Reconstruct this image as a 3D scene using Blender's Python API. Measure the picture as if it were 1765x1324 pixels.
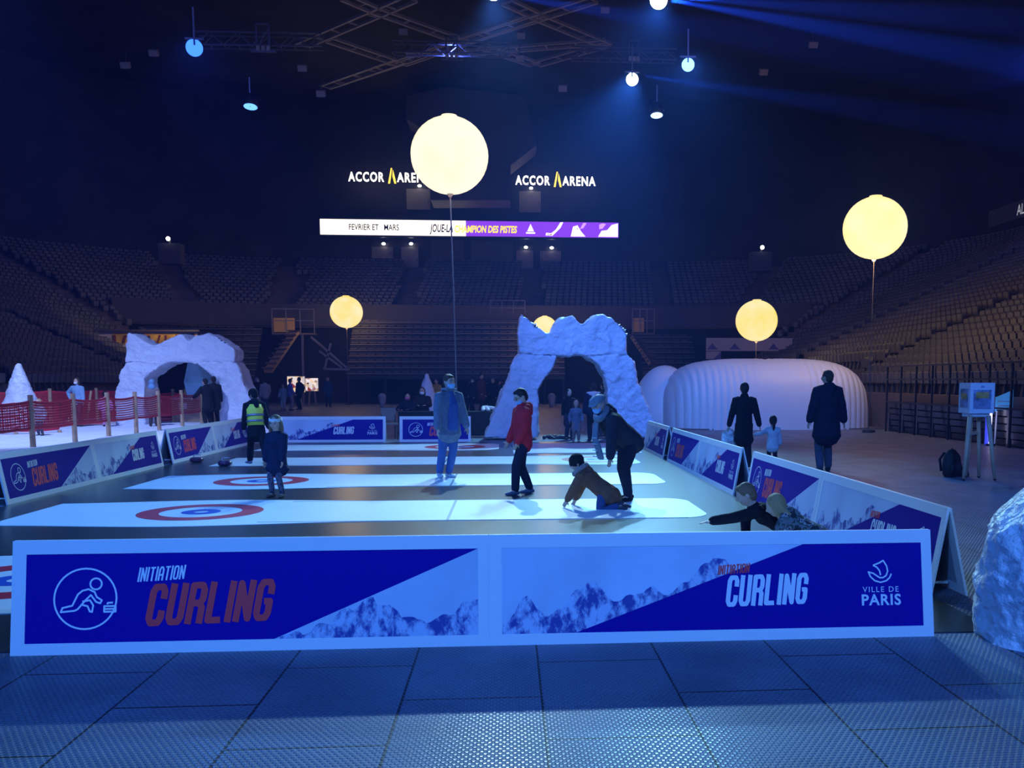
import bpy, bmesh, math, random
from mathutils import Vector, Matrix, noise
PI = math.pi
scn = bpy.context.scene
for o in list(bpy.data.objects): bpy.data.objects.remove(o)
COL = scn.collection

# ------------------------------------------------------------------ camera
FPX, EYE = 1635.0, 1.70
YAW, PITCH = math.radians(4.45), math.radians(6.0)
CX = 877 + FPX*math.tan(YAW); CY = 655 + FPX*math.tan(PITCH)
cam = bpy.data.cameras.new('camera'); camo = bpy.data.objects.new('camera', cam); COL.objects.link(camo)
camo.location = (0, 0, EYE); camo.rotation_euler = (PI/2-PITCH, 0, -YAW)
cam.sensor_width = 36; cam.lens = 36*FPX/1765
cam.shift_x = -(CX-882.5)/1765; cam.shift_y = (CY-662)/1765
cam.clip_end = 400
scn.camera = camo
_fw = Vector((math.sin(YAW)*math.cos(PITCH), math.cos(YAW)*math.cos(PITCH), -math.sin(PITCH)))
_rt = Vector((math.cos(YAW), -math.sin(YAW), 0)); _up = _rt.cross(_fw)
def ray(px, py): return _fw + _rt*((px-CX)/FPX) - _up*((py-CY)/FPX)
def G(px, py, z=0.0):                       # where a sight line meets the level z
    d = ray(px, py); t = (z-EYE)/d.z; return Vector((d.x*t, d.y*t, z))
def P(px, py, Y):                           # where a sight line meets the depth Y
    d = ray(px, py); t = Y/d.y; return Vector((d.x*t, Y, EYE+d.z*t))

# ------------------------------------------------------------------ world, exposure
w = bpy.data.worlds.new('arena_dark'); scn.world = w; w.use_nodes = True
w.node_tree.nodes['Background'].inputs[0].default_value = (.03, .07, 1, 1)
w.node_tree.nodes['Background'].inputs[1].default_value = .09
vs = scn.view_settings
scn.display_settings.display_device = 'sRGB'
vs.view_transform = 'Standard'; vs.look = 'None'; vs.exposure = 0; vs.gamma = 1; vs.use_curve_mapping = False

# ------------------------------------------------------------------ stage light and added fill lights
def spot(name, loc, target, power, color, angle, blend=.6, size=.25):
    l = bpy.data.lights.new(name, 'SPOT'); l.energy = power; l.color = color
    l.spot_size = math.radians(angle); l.spot_blend = blend; l.shadow_soft_size = size
    o = bpy.data.objects.new(name, l); COL.objects.link(o); o.location = loc
    o.rotation_euler = (Vector(target)-Vector(loc)).to_track_quat('-Z', 'Y').to_euler()
    return o
BLUE = (.05, .25, 1); SKY = (.22, .60, 1); DEEP = (.02, .10, 1); COOL = (.45, .8, 1)
L_A = P(850, -10, 32); L_B = P(1140, 5, 31); L_C = P(325, 72, 33); L_D = P(1191, 103, 36)
L_E = P(1093, 129, 38); L_F = P(425, 181, 42)
spot('walkway_fill', (9, 6, 14), (8.5, 18, 0), 3200, (.04, .16, 1), 60, .9, .4)  # unseen cool fill, added to offset the warm tone of the walkway floor
spot('banner_fill', (-18.5, 54.5, 6.5), (-19.5, 57, 4.6), 260, (1, .75, .5), 120, .5, .1)  # unseen warm spot, added to brighten the left banner
PURP = (.10, .18, .8)
spot('stage_light_backlight', L_A, (0.3, 11.5, 0), 14500, COOL, 24, .95)
spot('stage_light_cross', L_B, (-0.3, 12.5, 0), 10000, SKY, 34, .8)
spot('stage_light_left', L_C, (-2.2, 15.0, 0), 1500, BLUE, 46, .7)
spot('rink_fill_left', (-15, 13, 12), (-3.2, 14.0, 0), 9000, BLUE, 50, .8, .3)  # unseen side fill, added to brighten the left sheets without floor glare
spot('stage_light_right', L_D, (2.5, 14.0, 0), 6500, SKY, 38, .8)
spot('stage_light_far', L_E, (-.5, 22, 0), 20000, SKY, 40, .8)
spot('stage_light_front_floor', L_A+Vector((.5, 0, 0)), (.7, 3.4, 0), 1900, (.28, .55, 1), 15, 1, .12)
spot('front_wash_left', (-7, -7, 10), (-4, 8, 0), 6300, BLUE, 70, .8, .4)
spot('front_wash_right', (6, -8, 10), (3, 7, 0.3), 7000, (.085, .28, 1), 70, .8, .4)
spot('mountain_wash', (-4, 8, 13), (-5, 32, 1), 9000, PURP, 56, .8, .4)
spot('snow_fill', (-13, 22, 15), (-13.5, 29, 0), 17000, (.32, .46, 1), 60, .8, .4)  # unseen overhead fill, added to lift the snow carpet
spot('tent_wash', (0, 16, 14), (6, 32, 1), 9500, (.08, .24, 1), 40, .8, .4)
for i, (x, y) in enumerate(((-14, 30), (10, 28), (-14, 58), (9, 58), (-2.5, 46), (24, 40), (-30, 44))):
    spot('house_wash', (x, y, 17), (x*1.35, y+6, 3), (800, 800, 600, 600, 800, 1900, 600)[i], (.09, .14, 1), 165, .5, .5)
BEAM = (.05, .24, 1)
spot('beam_right', L_B+Vector((.2, 0, .1)), P(1765, 108, 24), 600000, BEAM, 5, .5, .05)
spot('beam_right', L_B+Vector((.2, 0, .2)), P(1765, 40, 25), 400000, BEAM, 5, .5, .05)
spot('beam_right', L_E+Vector((.2, 0, 0)), P(1600, 205, 30), 200000, BEAM, 5, .5, .05)
spot('beam_right', L_A+Vector((.2, 0, 0)), P(1250, 55, 26), 200000, BEAM, 5, .5, .05)

# ------------------------------------------------------------------ materials
MATS = {}
def mat(name, col, rough=.6, metal=0, bump=0, bscale=20, var=0, vscale=6, spec=.5, emit=0, ecol=None, kind='noise'):
    if name in MATS: return MATS[name]
    m = bpy.data.materials.new(name); m.use_nodes = True; nt = m.node_tree; b = nt.nodes['Principled BSDF']
    b.inputs['Base Color'].default_value = (*col, 1); b.inputs['Roughness'].default_value = rough
    b.inputs['Metallic'].default_value = metal; b.inputs['Specular IOR Level'].default_value = spec
    if emit:
        b.inputs['Emission Color'].default_value = (*(ecol or col), 1); b.inputs['Emission Strength'].default_value = emit
    tc = nt.nodes.new('ShaderNodeTexCoord')
    if var:
        n = nt.nodes.new('ShaderNodeTexNoise'); n.inputs['Scale'].default_value = vscale; n.inputs['Detail'].default_value = 5
        nt.links.new(tc.outputs['Object'], n.inputs['Vector'])
        r = nt.nodes.new('ShaderNodeValToRGB'); r.color_ramp.elements[0].position = .3; r.color_ramp.elements[1].position = .7
        r.color_ramp.elements[0].color = (*[c*(1-var) for c in col], 1); r.color_ramp.elements[1].color = (*[min(1, c*(1+var)) for c in col], 1)
        nt.links.new(n.outputs[0], r.inputs[0]); nt.links.new(r.outputs[0], b.inputs['Base Color'])
    if bump:
        if kind == 'noise':
            n = nt.nodes.new('ShaderNodeTexNoise'); n.inputs['Scale'].default_value = bscale; n.inputs['Detail'].default_value = 6; out = n.outputs[0]
        else:
            n = nt.nodes.new('ShaderNodeTexVoronoi'); n.inputs['Scale'].default_value = bscale
            if kind == 'crease': n.feature = 'DISTANCE_TO_EDGE'
            out = n.outputs['Distance']
        nt.links.new(tc.outputs['Object'], n.inputs['Vector'])
        bp = nt.nodes.new('ShaderNodeBump'); bp.inputs['Strength'].default_value = bump; bp.inputs['Distance'].default_value = .05
        nt.links.new(out, bp.inputs['Height']); nt.links.new(bp.outputs[0], b.inputs['Normal'])
    MATS[name] = m; return m
def fabric(name, col, rough=.85): return mat(name, col, rough, var=.12, vscale=14, bump=.35, bscale=28, spec=.2)

# ------------------------------------------------------------------ helpers
class MB:
    def __init__(s): s.v = []; s.f = []; s.m = []
    def add(s, vs, fs, mi=0):
        b = len(s.v); s.v += [tuple(v) for v in vs]; s.f += [tuple(b+i for i in f) for f in fs]; s.m += [mi]*len(fs); return s
    def box(s, c, d, rz=0, mi=0, M=None):
        x, y, z = [q/2 for q in d]; M = M or (Matrix.Translation(c) @ Matrix.Rotation(rz, 4, 'Z'))
        vs = [M @ Vector((sx*x, sy*y, sz*z)) for sx in (-1, 1) for sy in (-1, 1) for sz in (-1, 1)]
        return s.add(vs, [(0, 1, 3, 2), (4, 6, 7, 5), (0, 4, 5, 1), (2, 3, 7, 6), (0, 2, 6, 4), (1, 5, 7, 3)], mi)
    def quad(s, a, b, c, d, mi=0): return s.add([a, b, c, d], [(0, 1, 2, 3)], mi)
    def poly(s, pts, mi=0): return s.add(pts, [tuple(range(len(pts)))], mi)
    def bar(s, a, b, w, h=None, mi=0):
        a, b = Vector(a), Vector(b); d = b-a; L = d.length
        if L < 1e-6: return s
        q = d.to_track_quat('Z', 'Y').to_matrix().to_4x4()
        return s.box((0, 0, 0), (w, h or w, L), mi=mi, M=Matrix.Translation((a+b)/2) @ q)
    def loft(s, pts, rad, n=10, side=None, caps=True, mi=0):
        pts = [Vector(p) for p in pts]; rings = []
        R = [(r, r) if not isinstance(r, (tuple, list)) else r for r in rad]
        N = len(pts)
        if caps:
            t0 = (pts[0]-pts[1]).normalized(); t1 = (pts[-1]-pts[-2]).normalized()
            a = min(R[0])*.8; b = min(R[-1])*.8
            P2 = [pts[0]+t0*a, pts[0]+t0*a*.75]+pts+[pts[-1]+t1*b*.75, pts[-1]+t1*b]
            R2 = [(R[0][0]*.3, R[0][1]*.3), (R[0][0]*.7, R[0][1]*.7)]+R+[(R[-1][0]*.7, R[-1][1]*.7), (R[-1][0]*.3, R[-1][1]*.3)]
        else: P2, R2 = pts, R
        N = len(P2); vs = []; fs = []; prev = None
        for i, p in enumerate(P2):
            t = (P2[min(i+1, N-1)]-P2[max(i-1, 0)]).normalized()
            ref = Vector(side) if side is not None else (prev if prev is not None else (Vector((1, 0, 0)) if abs(t.x) < .8 else Vector((0, 1, 0))))
            u = (ref-t*ref.dot(t))
            if u.length < 1e-4: u = t.orthogonal()
            u.normalize(); v = t.cross(u); prev = u
            for k in range(n):
                a = 2*PI*k/n; vs.append(p+u*math.cos(a)*R2[i][0]+v*math.sin(a)*R2[i][1])
        for i in range(N-1):
            for k in range(n): fs.append((i*n+k, i*n+(k+1) % n, (i+1)*n+(k+1) % n, (i+1)*n+k))
        fs.append(tuple(reversed(range(n)))); fs.append(tuple((N-1)*n+k for k in range(n)))
        return s.add(vs, fs, mi)
    def ball(s, c, r, n=14, M=None, mi=0):
        c = Vector(c); r = r if isinstance(r, (tuple, list)) else (r, r, r); vs = []; fs = []; m = n//2
        for i in range(m+1):
            ph = PI*i/m
            for k in range(n):
                a = 2*PI*k/n; q = Vector((r[0]*math.sin(ph)*math.cos(a), r[1]*math.sin(ph)*math.sin(a), r[2]*math.cos(ph)))
                vs.append(c+((M @ q) if M else q))
        for i in range(m):
            for k in range(n): fs.append((i*n+k, (i+1)*n+k, (i+1)*n+(k+1) % n, i*n+(k+1) % n))
        return s.add(vs, fs, mi)
    def disc(s, c, r0, r1, n=48, z=None, mi=0):
        vs = []; fs = []
        for k in range(n):
            a = 2*PI*k/n
            vs += [(c[0]+r1*math.cos(a), c[1]+r1*math.sin(a), c[2]), (c[0]+r0*math.cos(a), c[1]+r0*math.sin(a), c[2])]
        for k in range(n): fs.append((2*k, 2*((k+1) % n), 2*((k+1) % n)+1, 2*k+1))
        return s.add(vs, fs, mi)
    def mesh(s, name):
        me = bpy.data.meshes.new(name); me.from_pydata(s.v, [], s.f)
        return me
    def build(s, name, m, parent=None, smooth=False, kind=None, label=None, weld=False):
        me = s.mesh(name); ms = m if isinstance(m, list) else [m]
        for q in ms: me.materials.append(q)
        if len(ms) > 1: me.polygons.foreach_set('material_index', s.m)
        bm = bmesh.new(); bm.from_mesh(me)
        if weld: bmesh.ops.remove_doubles(bm, verts=bm.verts, dist=1e-4)
        bmesh.ops.recalc_face_normals(bm, faces=bm.faces) if smooth is not None else None
        bm.to_mesh(me); bm.free()
        if smooth: me.polygons.foreach_set('use_smooth', [True]*len(me.polygons))
        return obj(name, me, parent, kind, label)
def obj(name, me, parent=None, kind=None, label=None):
    o = bpy.data.objects.new(name, me); COL.objects.link(o)
    if parent: o.parent = parent
    if kind: o['kind'] = kind
    if label: o['label'] = label
    return o
def thing(name, label, cat, loc=(0, 0, 0), rz=0, group=None):
    o = bpy.data.objects.new(name, None); COL.objects.link(o); o.empty_display_size = .2
    o.location = loc; o.rotation_euler = (0, 0, rz); tag(o, label, cat, group); return o
def tag(o, label, cat, group=None):
    o['label'] = label; o['category'] = cat
    if group: o['group'] = group
    return o
def copy_tree(o, parent=None):
    c = o.copy(); COL.objects.link(c)
    if parent: c.parent = parent
    for ch in [q for q in o.children]: copy_tree(ch, c)
    return c
def remesh(o, voxel, smooth=3, fac=.5):
    m = o.modifiers.new('r', 'REMESH'); m.mode = 'VOXEL'; m.voxel_size = voxel
    if smooth:
        s = o.modifiers.new('s', 'SMOOTH'); s.iterations = smooth; s.factor = fac
    bpy.context.view_layer.update()
    dg = bpy.context.evaluated_depsgraph_get()
    me = bpy.data.meshes.new_from_object(o.evaluated_get(dg)); old = o.data
    o.modifiers.clear(); o.data = me; bpy.data.meshes.remove(old)
    me.polygons.foreach_set('use_smooth', [True]*len(me.polygons)); return o
def text_mesh(txt, size, name, m, parent, loc, rot, sx=1, shear=0, bold=0, align='LEFT', spacing=1, kind=None):
    cu = bpy.data.curves.new(name, 'FONT'); cu.body = txt; cu.size = size; cu.shear = shear; cu.offset = bold; cu.align_x = align
    cu.space_character = spacing; cu.resolution_u = 3; cu.extrude = .0005
    t = bpy.data.objects.new('tmp', cu); COL.objects.link(t); bpy.context.view_layer.update()
    me = bpy.data.meshes.new_from_object(t.evaluated_get(bpy.context.evaluated_depsgraph_get()))
    bpy.data.objects.remove(t); me.name = name
    me.materials.clear(); me.materials.append(m)
    o = obj(name, me, parent, kind); o.location = loc; o.rotation_euler = rot; o.scale = (sx, 1, 1); return o
# block letters drawn with strokes (x, y in 0..1)
_C = [(1, .66), (1, .87), (.8, 1), (.2, 1), (0, .87), (0, .13), (.2, 0), (.8, 0), (1, .13), (1, .34)]
GLY = {'C': [_C], 'U': [[(0, 1.08), (0, .13), (.2, 0), (.8, 0), (1, .13), (1, 1.08)]],
 'R': [[(0, -.08), (0, 1), (.8, 1), (1, .87), (1, .62), (.8, .5), (0, .5)], [(.7, .5), (1, .38), (1, -.08)]],
 'L': [[(0, 1.08), (0, 0), (1.1, 0)]], 'I': [[(0, -.08), (0, 1.08)]], 'N': [[(0, -.08), (0, 1), (1, 0), (1, 1.08)]],
 'G': [_C+[(1, .46), (.5, .46)]], 'T': [[(-.15, 1), (1.15, 1)], [(.5, 1), (.5, -.08)]],
 'A': [[(0, -.08), (0, .8), (.3, 1), (.7, 1), (1, .8), (1, -.08)], [(0, .38), (1, .38)]],
 'O': [[(0, .13), (.2, 0), (.8, 0), (1, .13), (1, .87), (.8, 1), (.2, 1), (0, .87), (0, .13), (.2, 0)]]}
NUDGE = [0]
def strokes(mb, lines, w, f0):
    def f(p):
        return f0(p)+Vector((0, -NUDGE[0]*2.5e-5, 0))
    for ln in lines:
        for a, b in zip(ln, ln[1:]):
            a, b = Vector(a), Vector(b); d = (b-a)
            if d.length < 1e-6: continue
            n = Vector((-d.y, d.x)).normalized()*w/2
            NUDGE[0] = (NUDGE[0]+1) % 60; mb.quad(f(a+n), f(a-n), f(b-n), f(b+n))
        for q in ln[1:-1]:
            NUDGE[0] = (NUDGE[0]+1) % 60; mb.poly([f(Vector((q[0]+w/2*math.cos(2*PI*k/10), q[1]+w/2*math.sin(2*PI*k/10)))) for k in range(10)])
def block_text(mb, txt, x0, y0, width, height, stroke, shear, slope, f, gap=.35):
    ws = [0 if c == 'I' else 1 for c in txt]
    n = sum(ws); g = len(txt)-1
    cw = (width-stroke*len(txt)-g*gap*stroke)/n
    x = x0+stroke/2
    for c, q in zip(txt, ws):
        H = height-stroke
        ls = [[(x+px*cw+shear*(stroke/2+py*H), y0+stroke/2+py*H+slope*(x+px*cw-x0)) for px, py in ln] for ln in GLY[c]]
        strokes(mb, ls, stroke, f)
        x += cw*q+stroke+gap*stroke
# ------------------------------------------------------------------ floor
def floor_mat():
    m = bpy.data.materials.new('studded_floor_panels'); m.use_nodes = True; nt = m.node_tree; N = nt.nodes.new; Lk = nt.links.new
    b = nt.nodes['Principled BSDF']; tc = N('ShaderNodeTexCoord'); sp = N('ShaderNodeSeparateXYZ'); Lk(tc.outputs['Object'], sp.inputs[0])
    def M(op, a, c=None, d=None):
        q = N('ShaderNodeMath'); q.operation = op
        for i, v in enumerate((a, c, d)):
            if v is None: continue
            if isinstance(v, (int, float)): q.inputs[i].default_value = v
            else: Lk(v, q.inputs[i])
        return q.outputs[0]
    X, Y = sp.outputs[0], sp.outputs[1]
    TW, TL = .745, 1.25
    cxn = M('DIVIDE', M('ADD', X, 100*TW-.165), TW); cf = M('FRACT', cxn); ci = M('FLOOR', cxn)
    cyn = M('DIVIDE', M('ADD', M('ADD', Y, 98.65), M('MULTIPLY', ci, .62)), TL); yf = M('FRACT', cyn)
    sx = M('LESS_THAN', M('MINIMUM', cf, M('SUBTRACT', 1, cf)), .009)
    sy = M('LESS_THAN', M('MINIMUM', yf, M('SUBTRACT', 1, yf)), .006)
    seam = M('MAXIMUM', sx, sy)
    S = .034
    r = M('DIVIDE', Y, S*.8); ri = M('FLOOR', r); rf = M('SUBTRACT', M('FRACT', r), .5)
    xo = M('ADD', M('DIVIDE', X, S), M('MULTIPLY', ri, .5)); xf = M('SUBTRACT', M('FRACT', xo), .5)
    d = M('SQRT', M('ADD', M('MULTIPLY', xf, xf), M('MULTIPLY', M('MULTIPLY', rf, .8), M('MULTIPLY', rf, .8))))
    st = N('ShaderNodeMapRange'); st.interpolation_type = 'SMOOTHSTEP'; Lk(d, st.inputs[0])
    st.inputs[1].default_value = .38; st.inputs[2].default_value = .18; st.inputs[3].default_value = 0; st.inputs[4].default_value = 1
    hgt = M('SUBTRACT', st.outputs[0], M('MULTIPLY', seam, 1.5))
    bp = N('ShaderNodeBump'); bp.inputs['Strength'].default_value = 1; bp.inputs['Distance'].default_value = .006; Lk(hgt, bp.inputs['Height']); Lk(bp.outputs[0], b.inputs['Normal'])
    n = N('ShaderNodeTexNoise'); n.inputs['Scale'].default_value = 1.3; n.inputs['Detail'].default_value = 6; Lk(tc.outputs['Object'], n.inputs['Vector'])
    rp = N('ShaderNodeValToRGB'); rp.color_ramp.elements[0].color = (.10, .13, .19, 1); rp.color_ramp.elements[1].color = (.16, .20, .29, 1)
    rp.color_ramp.elements[0].position = .35; rp.color_ramp.elements[1].position = .65; Lk(n.outputs[0], rp.inputs[0])
    mx = N('ShaderNodeMix'); mx.data_type = 'RGBA'; Lk(seam, mx.inputs[0]); Lk(rp.outputs[0], mx.inputs[6]); mx.inputs[7].default_value = (.012, .012, .015, 1)
    Lk(mx.outputs[2], b.inputs['Base Color']); rr = N('ShaderNodeMapRange'); Lk(st.outputs[0], rr.inputs[0]); rr.inputs[3].default_value = .62; rr.inputs[4].default_value = .28; Lk(rr.outputs[0], b.inputs['Roughness']); b.inputs['Specular IOR Level'].default_value = .5
    return m
MB().quad((-48, -8, 0), (48, -8, 0), (48, 92, 0), (-48, 92, 0)).build('floor', floor_mat(), kind='structure')

white_paint = mat('white_painted_wood', (.86, .88, .9), .5)
navy_print = mat('navy_printed_vinyl', (.016, .004, .30), .5, spec=.1)
red_print = mat('red_printed_vinyl', (.95, .06, .07), .45)
white_print = mat('white_printed_vinyl', (.88, .92, .95), .45)
pale_print = mat('pale_sky_print', (.62, .70, .86), .45, var=.12, vscale=2)
def mountain_mat():
    m = bpy.data.materials.new('mountain_print'); m.use_nodes = True; nt = m.node_tree; b = nt.nodes['Principled BSDF']
    tc = nt.nodes.new('ShaderNodeTexCoord'); mp = nt.nodes.new('ShaderNodeMapping'); mp.inputs['Scale'].default_value = (13, 13, 7); mp.inputs['Rotation'].default_value = (0, .6, 0)
    n = nt.nodes.new('ShaderNodeTexNoise'); n.inputs['Scale'].default_value = 1; n.inputs['Detail'].default_value = 8; n.inputs['Roughness'].default_value = .7
    r = nt.nodes.new('ShaderNodeValToRGB'); r.color_ramp.elements[0].position = .43; r.color_ramp.elements[1].position = .56
    r.color_ramp.elements[0].color = (.05, .07, .35, 1); r.color_ramp.elements[1].color = (.58, .66, .86, 1)
    nt.links.new(tc.outputs['Object'], mp.inputs[0]); nt.links.new(mp.outputs[0], n.inputs['Vector']); nt.links.new(n.outputs[0], r.inputs[0]); nt.links.new(r.outputs[0], b.inputs['Base Color'])
    b.inputs['Roughness'].default_value = .5; return m
mount_print = mountain_mat()

# ------------------------------------------------------------------ the rink
rink_base = mat('dark_glossy_rink_sheet', (.03, .034, .042), .28, var=.15, vscale=1.2, spec=.5)
MB().box((-1.75, 16.0, .004), (10.1, 19.9, .008)).build('trim_1', rink_base, kind='structure')
mat_white = mat('white_curling_sheet', (.82, .86, .88), .38, spec=.5, var=.03, vscale=2)
ring_red = mat('house_red', (.62, .02, .05), .4); ring_blue = mat('house_blue', (.02, .10, .55), .4)
edge_grey = mat('sheet_edge_line', (.12, .16, .25), .5)
def lane(Y, x0, x1, hx, label):
    out = []; W = .98; FL = 1.22
    top = []
    n = 40; XS = [x0+(x1-.4-x0)*i/n for i in range(n+1)]+[x1-.4+.4*math.sin(PI/2*i/10) for i in range(1, 11)]
    for x in XS:
        q = max(0, 1-abs(x-hx)/2.3); hw = W+(FL-W)*(q*q*(3-2*q))
        if x1-x < .4: hw -= .4-math.sqrt(max(0, .16-(.4-(x1-x))**2))
        top.append((x, hw))
    pts = [(x, Y-h) for x, h in top]+[(x, Y+h) for x, h in reversed(top)]
    o = thing('curling_sheet', label, 'curling sheet', (0, 0, 0))
    z0, z1 = .008, .014; m = MB(); N = len(pts)
    m.add([(x, y, z0) for x, y in pts]+[(x, y, z1) for x, y in pts], [tuple(range(N, 2*N))]+[(i, (i+1) % N, N+(i+1) % N, N+i) for i in range(N)])
    m.build('sheet', mat_white, o)
    h = MB().disc((hx, Y, .0155), .50, .765).build('house_ring', ring_red, o, label='red outer ring')
    MB().disc((hx, Y, .0155), .09, .24).build('house_ring', ring_blue, o, label='blue inner ring')
    e = MB()
    for y in (-.98, .98): MB().box(((x0+x1)/2+1.4, Y+y*.985, .0152), (x1-x0-3.4, .02, .002)).build('edge_line', edge_grey, o)
    l = MB()
    l.box((hx+3.2 if hx < 0 else hx-3.2, Y, .0152), (.035, 1.9, .002)); l.build('hog_line', edge_grey, o)
    return o
lane(8.25, -5.7, 2.6, -4.15, 'nearest white curling sheet, mostly hidden behind the two front banner boards')
lane(12.42, -6.1, 2.5, -3.95, 'second white curling sheet from the front, with a red ringed target left of the girl')
lane(16.2, -6.0, 2.6, -4.14, 'third white curling sheet from the front, its target just behind the girl in the headband')
lane(20.1, -5.9, 2.7, 1.88, 'fourth white curling sheet from the front, its target just behind the bending man')
lane(24.2, -6.1, -.25, -1.36, 'farthest white curling sheet with the target behind the man in the blue mask')
mm = MB().box((1.6, 23.6, .013), (3.0, 3.4, .01)); tag(mm.build('landing_mat', mat('blue_white_mat', (.55, .62, .85), .45)), 'pale mat laid in front of the central arch opening', 'mat')

# ------------------------------------------------------------------ banner boards
BH, BL, LEANY = .70, 2.955, .12
def board_pt(u, v, off=.0):
    s = math.hypot(BH, LEANY); n = Vector((0, -BH/s, LEANY/s))
    return Vector((u, LEANY*v/.71, BH*v/.71)) + n*off
def make_board(design, L=BL):
    o = thing('banner_board', '', 'banner board')
    f = lambda d: (lambda p: board_pt(p[0], p[1], d))
    def slab(m, u0, v0, u1, v1, t0, t1):
        vs = [board_pt(u, v, t) for t in (t0, t1) for u, v in ((u0, v0), (u1, v0), (u1, v1), (u0, v1))]
        m.add(vs, [(0, 1, 2, 3), (7, 6, 5, 4), (0, 4, 5, 1), (1, 5, 6, 2), (2, 6, 7, 3), (3, 7, 4, 0)])
    fl, fr, fb, ft = (.085, .07, .072, .085)
    m = MB(); slab(m, .001, 0, L-.001, fb, -.022, 0); slab(m, .001, .71-ft, L-.001, .71, -.022, 0)
    slab(m, .001, fb, fl, .71-ft, -.022, 0); slab(m, L-fr, fb, L-.001, .71-ft, -.022, 0)
    m.build('frame', white_paint, o)
    p = MB(); slab(p, fl, fb, L-fr, .71-ft, -.02, -.004); panel = p.build('printed_panel', navy_print, o)
    q = MB(); yb = LEANY*2.35
    a0, a1 = Vector((.004, LEANY, BH)), Vector((.004, yb+.02, 0)); t = Vector((0, 0, 0))
    for u0, u1, k0, k1 in ((.004, L-.004, 0, .1), (.004, L-.004, .9, 1), (.004, .12, .1, .9), (L-.12, L-.004, .1, .9)):
        c = [(u, LEANY+.015+(yb-LEANY)*k, BH*(1-k)) for u, k in ((u0, k0), (u1, k0), (u1, k1), (u0, k1))]
        q.add(c+[(x, y+.02, z) for x, y, z in c], [(0, 1, 2, 3), (7, 6, 5, 4), (0, 4, 5, 1), (1, 5, 6, 2), (2, 6, 7, 3), (3, 7, 4, 0)])
    q.build('back_frame', white_paint, o)
    s = MB(); c = [(u, LEANY+.02+(yb-LEANY)*k, BH*(1-k)) for u, k in ((.1, .08), (L-.1, .08), (L-.1, .92), (.1, .92))]
    s.add(c+[(x, y+.008, z) for x, y, z in c], [(0, 1, 2, 3), (7, 6, 5, 4), (0, 4, 5, 1), (1, 5, 6, 2), (2, 6, 7, 3), (3, 7, 4, 0)])
    s.build('back_panel', mat('grey_backing', (.45, .47, .5), .6), o)
    b = MB()
    for u in (.25, L-.25): MB().bar((u, .03, .06), (u, yb-.02, .06), .02).build('brace', white_paint, o)
    lo, hi = fb, .71-ft; e = -.0025
    if design in 'ac':
        if design == 'a':
            x0, x1 = 1.60, L-fr
            sky = MB(); sky.poly([board_pt(x0, lo, e), board_pt(x1, lo, e), board_pt(x1, hi, e)])
            sky.build('sky_print', pale_print, panel)
            mt = MB(); rnd = random.Random(4); k = (hi-lo)/(x1-x0); prof = []
            def ridge(x):
                y = .10+.22*max(0, 1-abs(x-2.2)/.42)+.23*max(0, (x-2.5)/.4)+.04*math.sin(x*41)*.5+rnd.uniform(-.012, .012)
                return min(max(y, lo+.02), lo+(x-x0)*k)
            n = 50; xs = [x0+(x1-x0)*i/n for i in range(n+1)]; rs = [ridge(x) for x in xs]
            for i in range(n): mt.quad(*[board_pt(x, y, e+.0008) for x, y in ((xs[i], lo), (xs[i+1], lo), (xs[i+1], rs[i+1]), (xs[i], rs[i]))])
            mt.build('mountain_print', mount_print, panel)
        T = MB(); block_text(T, 'CURLING', .80, .165, .77, .265, .041, .17, .03, f(e), .26); T.build('lettering', red_print, panel, label='red word CURLING')
        T = MB(); block_text(T, 'INITIATION', .755, .445, .285, .088, .0105, .17, .05, f(e), .5); T.build('lettering', white_print, panel, label='white word INITIATION')
        E = MB(); sc = .188/205; cxx, cyy = .444, .345
        F = lambda pts: [((x-370)*sc+cxx, (300-y)*sc+cyy) for x, y in pts]
        ring = lambda x, y, r, n=40: F([(x+r*math.cos(2*PI*i/n), y+r*math.sin(2*PI*i/n)) for i in range(n+2)])
        strokes(E, [ring(370, 300, 205), ring(438, 200, 38, 18),
            F([(220, 360), (285, 345), (320, 270), (350, 245), (390, 235), (430, 255), (445, 290), (478, 312), (468, 332), (440, 322), (405, 275), (370, 310), (320, 370), (300, 380), (210, 388), (220, 360), (285, 345)]),
            F([(350, 318), (400, 310), (422, 345), (415, 390), (400, 386), (385, 350), (345, 340)]),
            F([(495, 352), (570, 352), (570, 390), (495, 390), (495, 352), (570, 352)]), F([(495, 371), (570, 371)]), F([(515, 340), (518, 330), (552, 328)])],
            .011, f(e)); E.build('emblem', white_print, panel, label='white ring with a sliding curler')
    else:
        x0, x1 = .56, 2.08
        sky = MB(); sky.poly([board_pt(fl, lo, e), board_pt(x0, lo, e), board_pt(x1, hi, e), board_pt(fl, hi, e)]); sky.build('sky_print', pale_print, panel)
        mt = MB(); rnd = random.Random(7); k = (hi-lo)/(x1-x0)
        def ridge(x):
            y = max(.12+.21*max(0, 1-abs(x-.25)/.16), .14+.27*max(0, 1-abs(x-.66)/.32), .1+.26*max(0, 1-abs(x-1.05)/.6), .12+.44*max(0, 1-abs(x-1.5)/.55))
            y += rnd.uniform(-.012, .012)+.012*math.sin(x*37); return max(y, lo+.02)
        n = 60; xs = [fl+(1.75-fl)*i/n for i in range(n+1)]; rs = [ridge(x) for x in xs]
        for i in range(n):
            b0, b1 = [max(lo, lo+(x-x0)*k) for x in (xs[i], xs[i+1])]
            if rs[i] > b0 and rs[i+1] > b1: mt.quad(*[board_pt(x, y, e+.0008) for x, y in ((xs[i], b0), (xs[i+1], b1), (xs[i+1], rs[i+1]), (xs[i], rs[i]))])
        mt.build('mountain_print', mount_print, panel)
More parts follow.
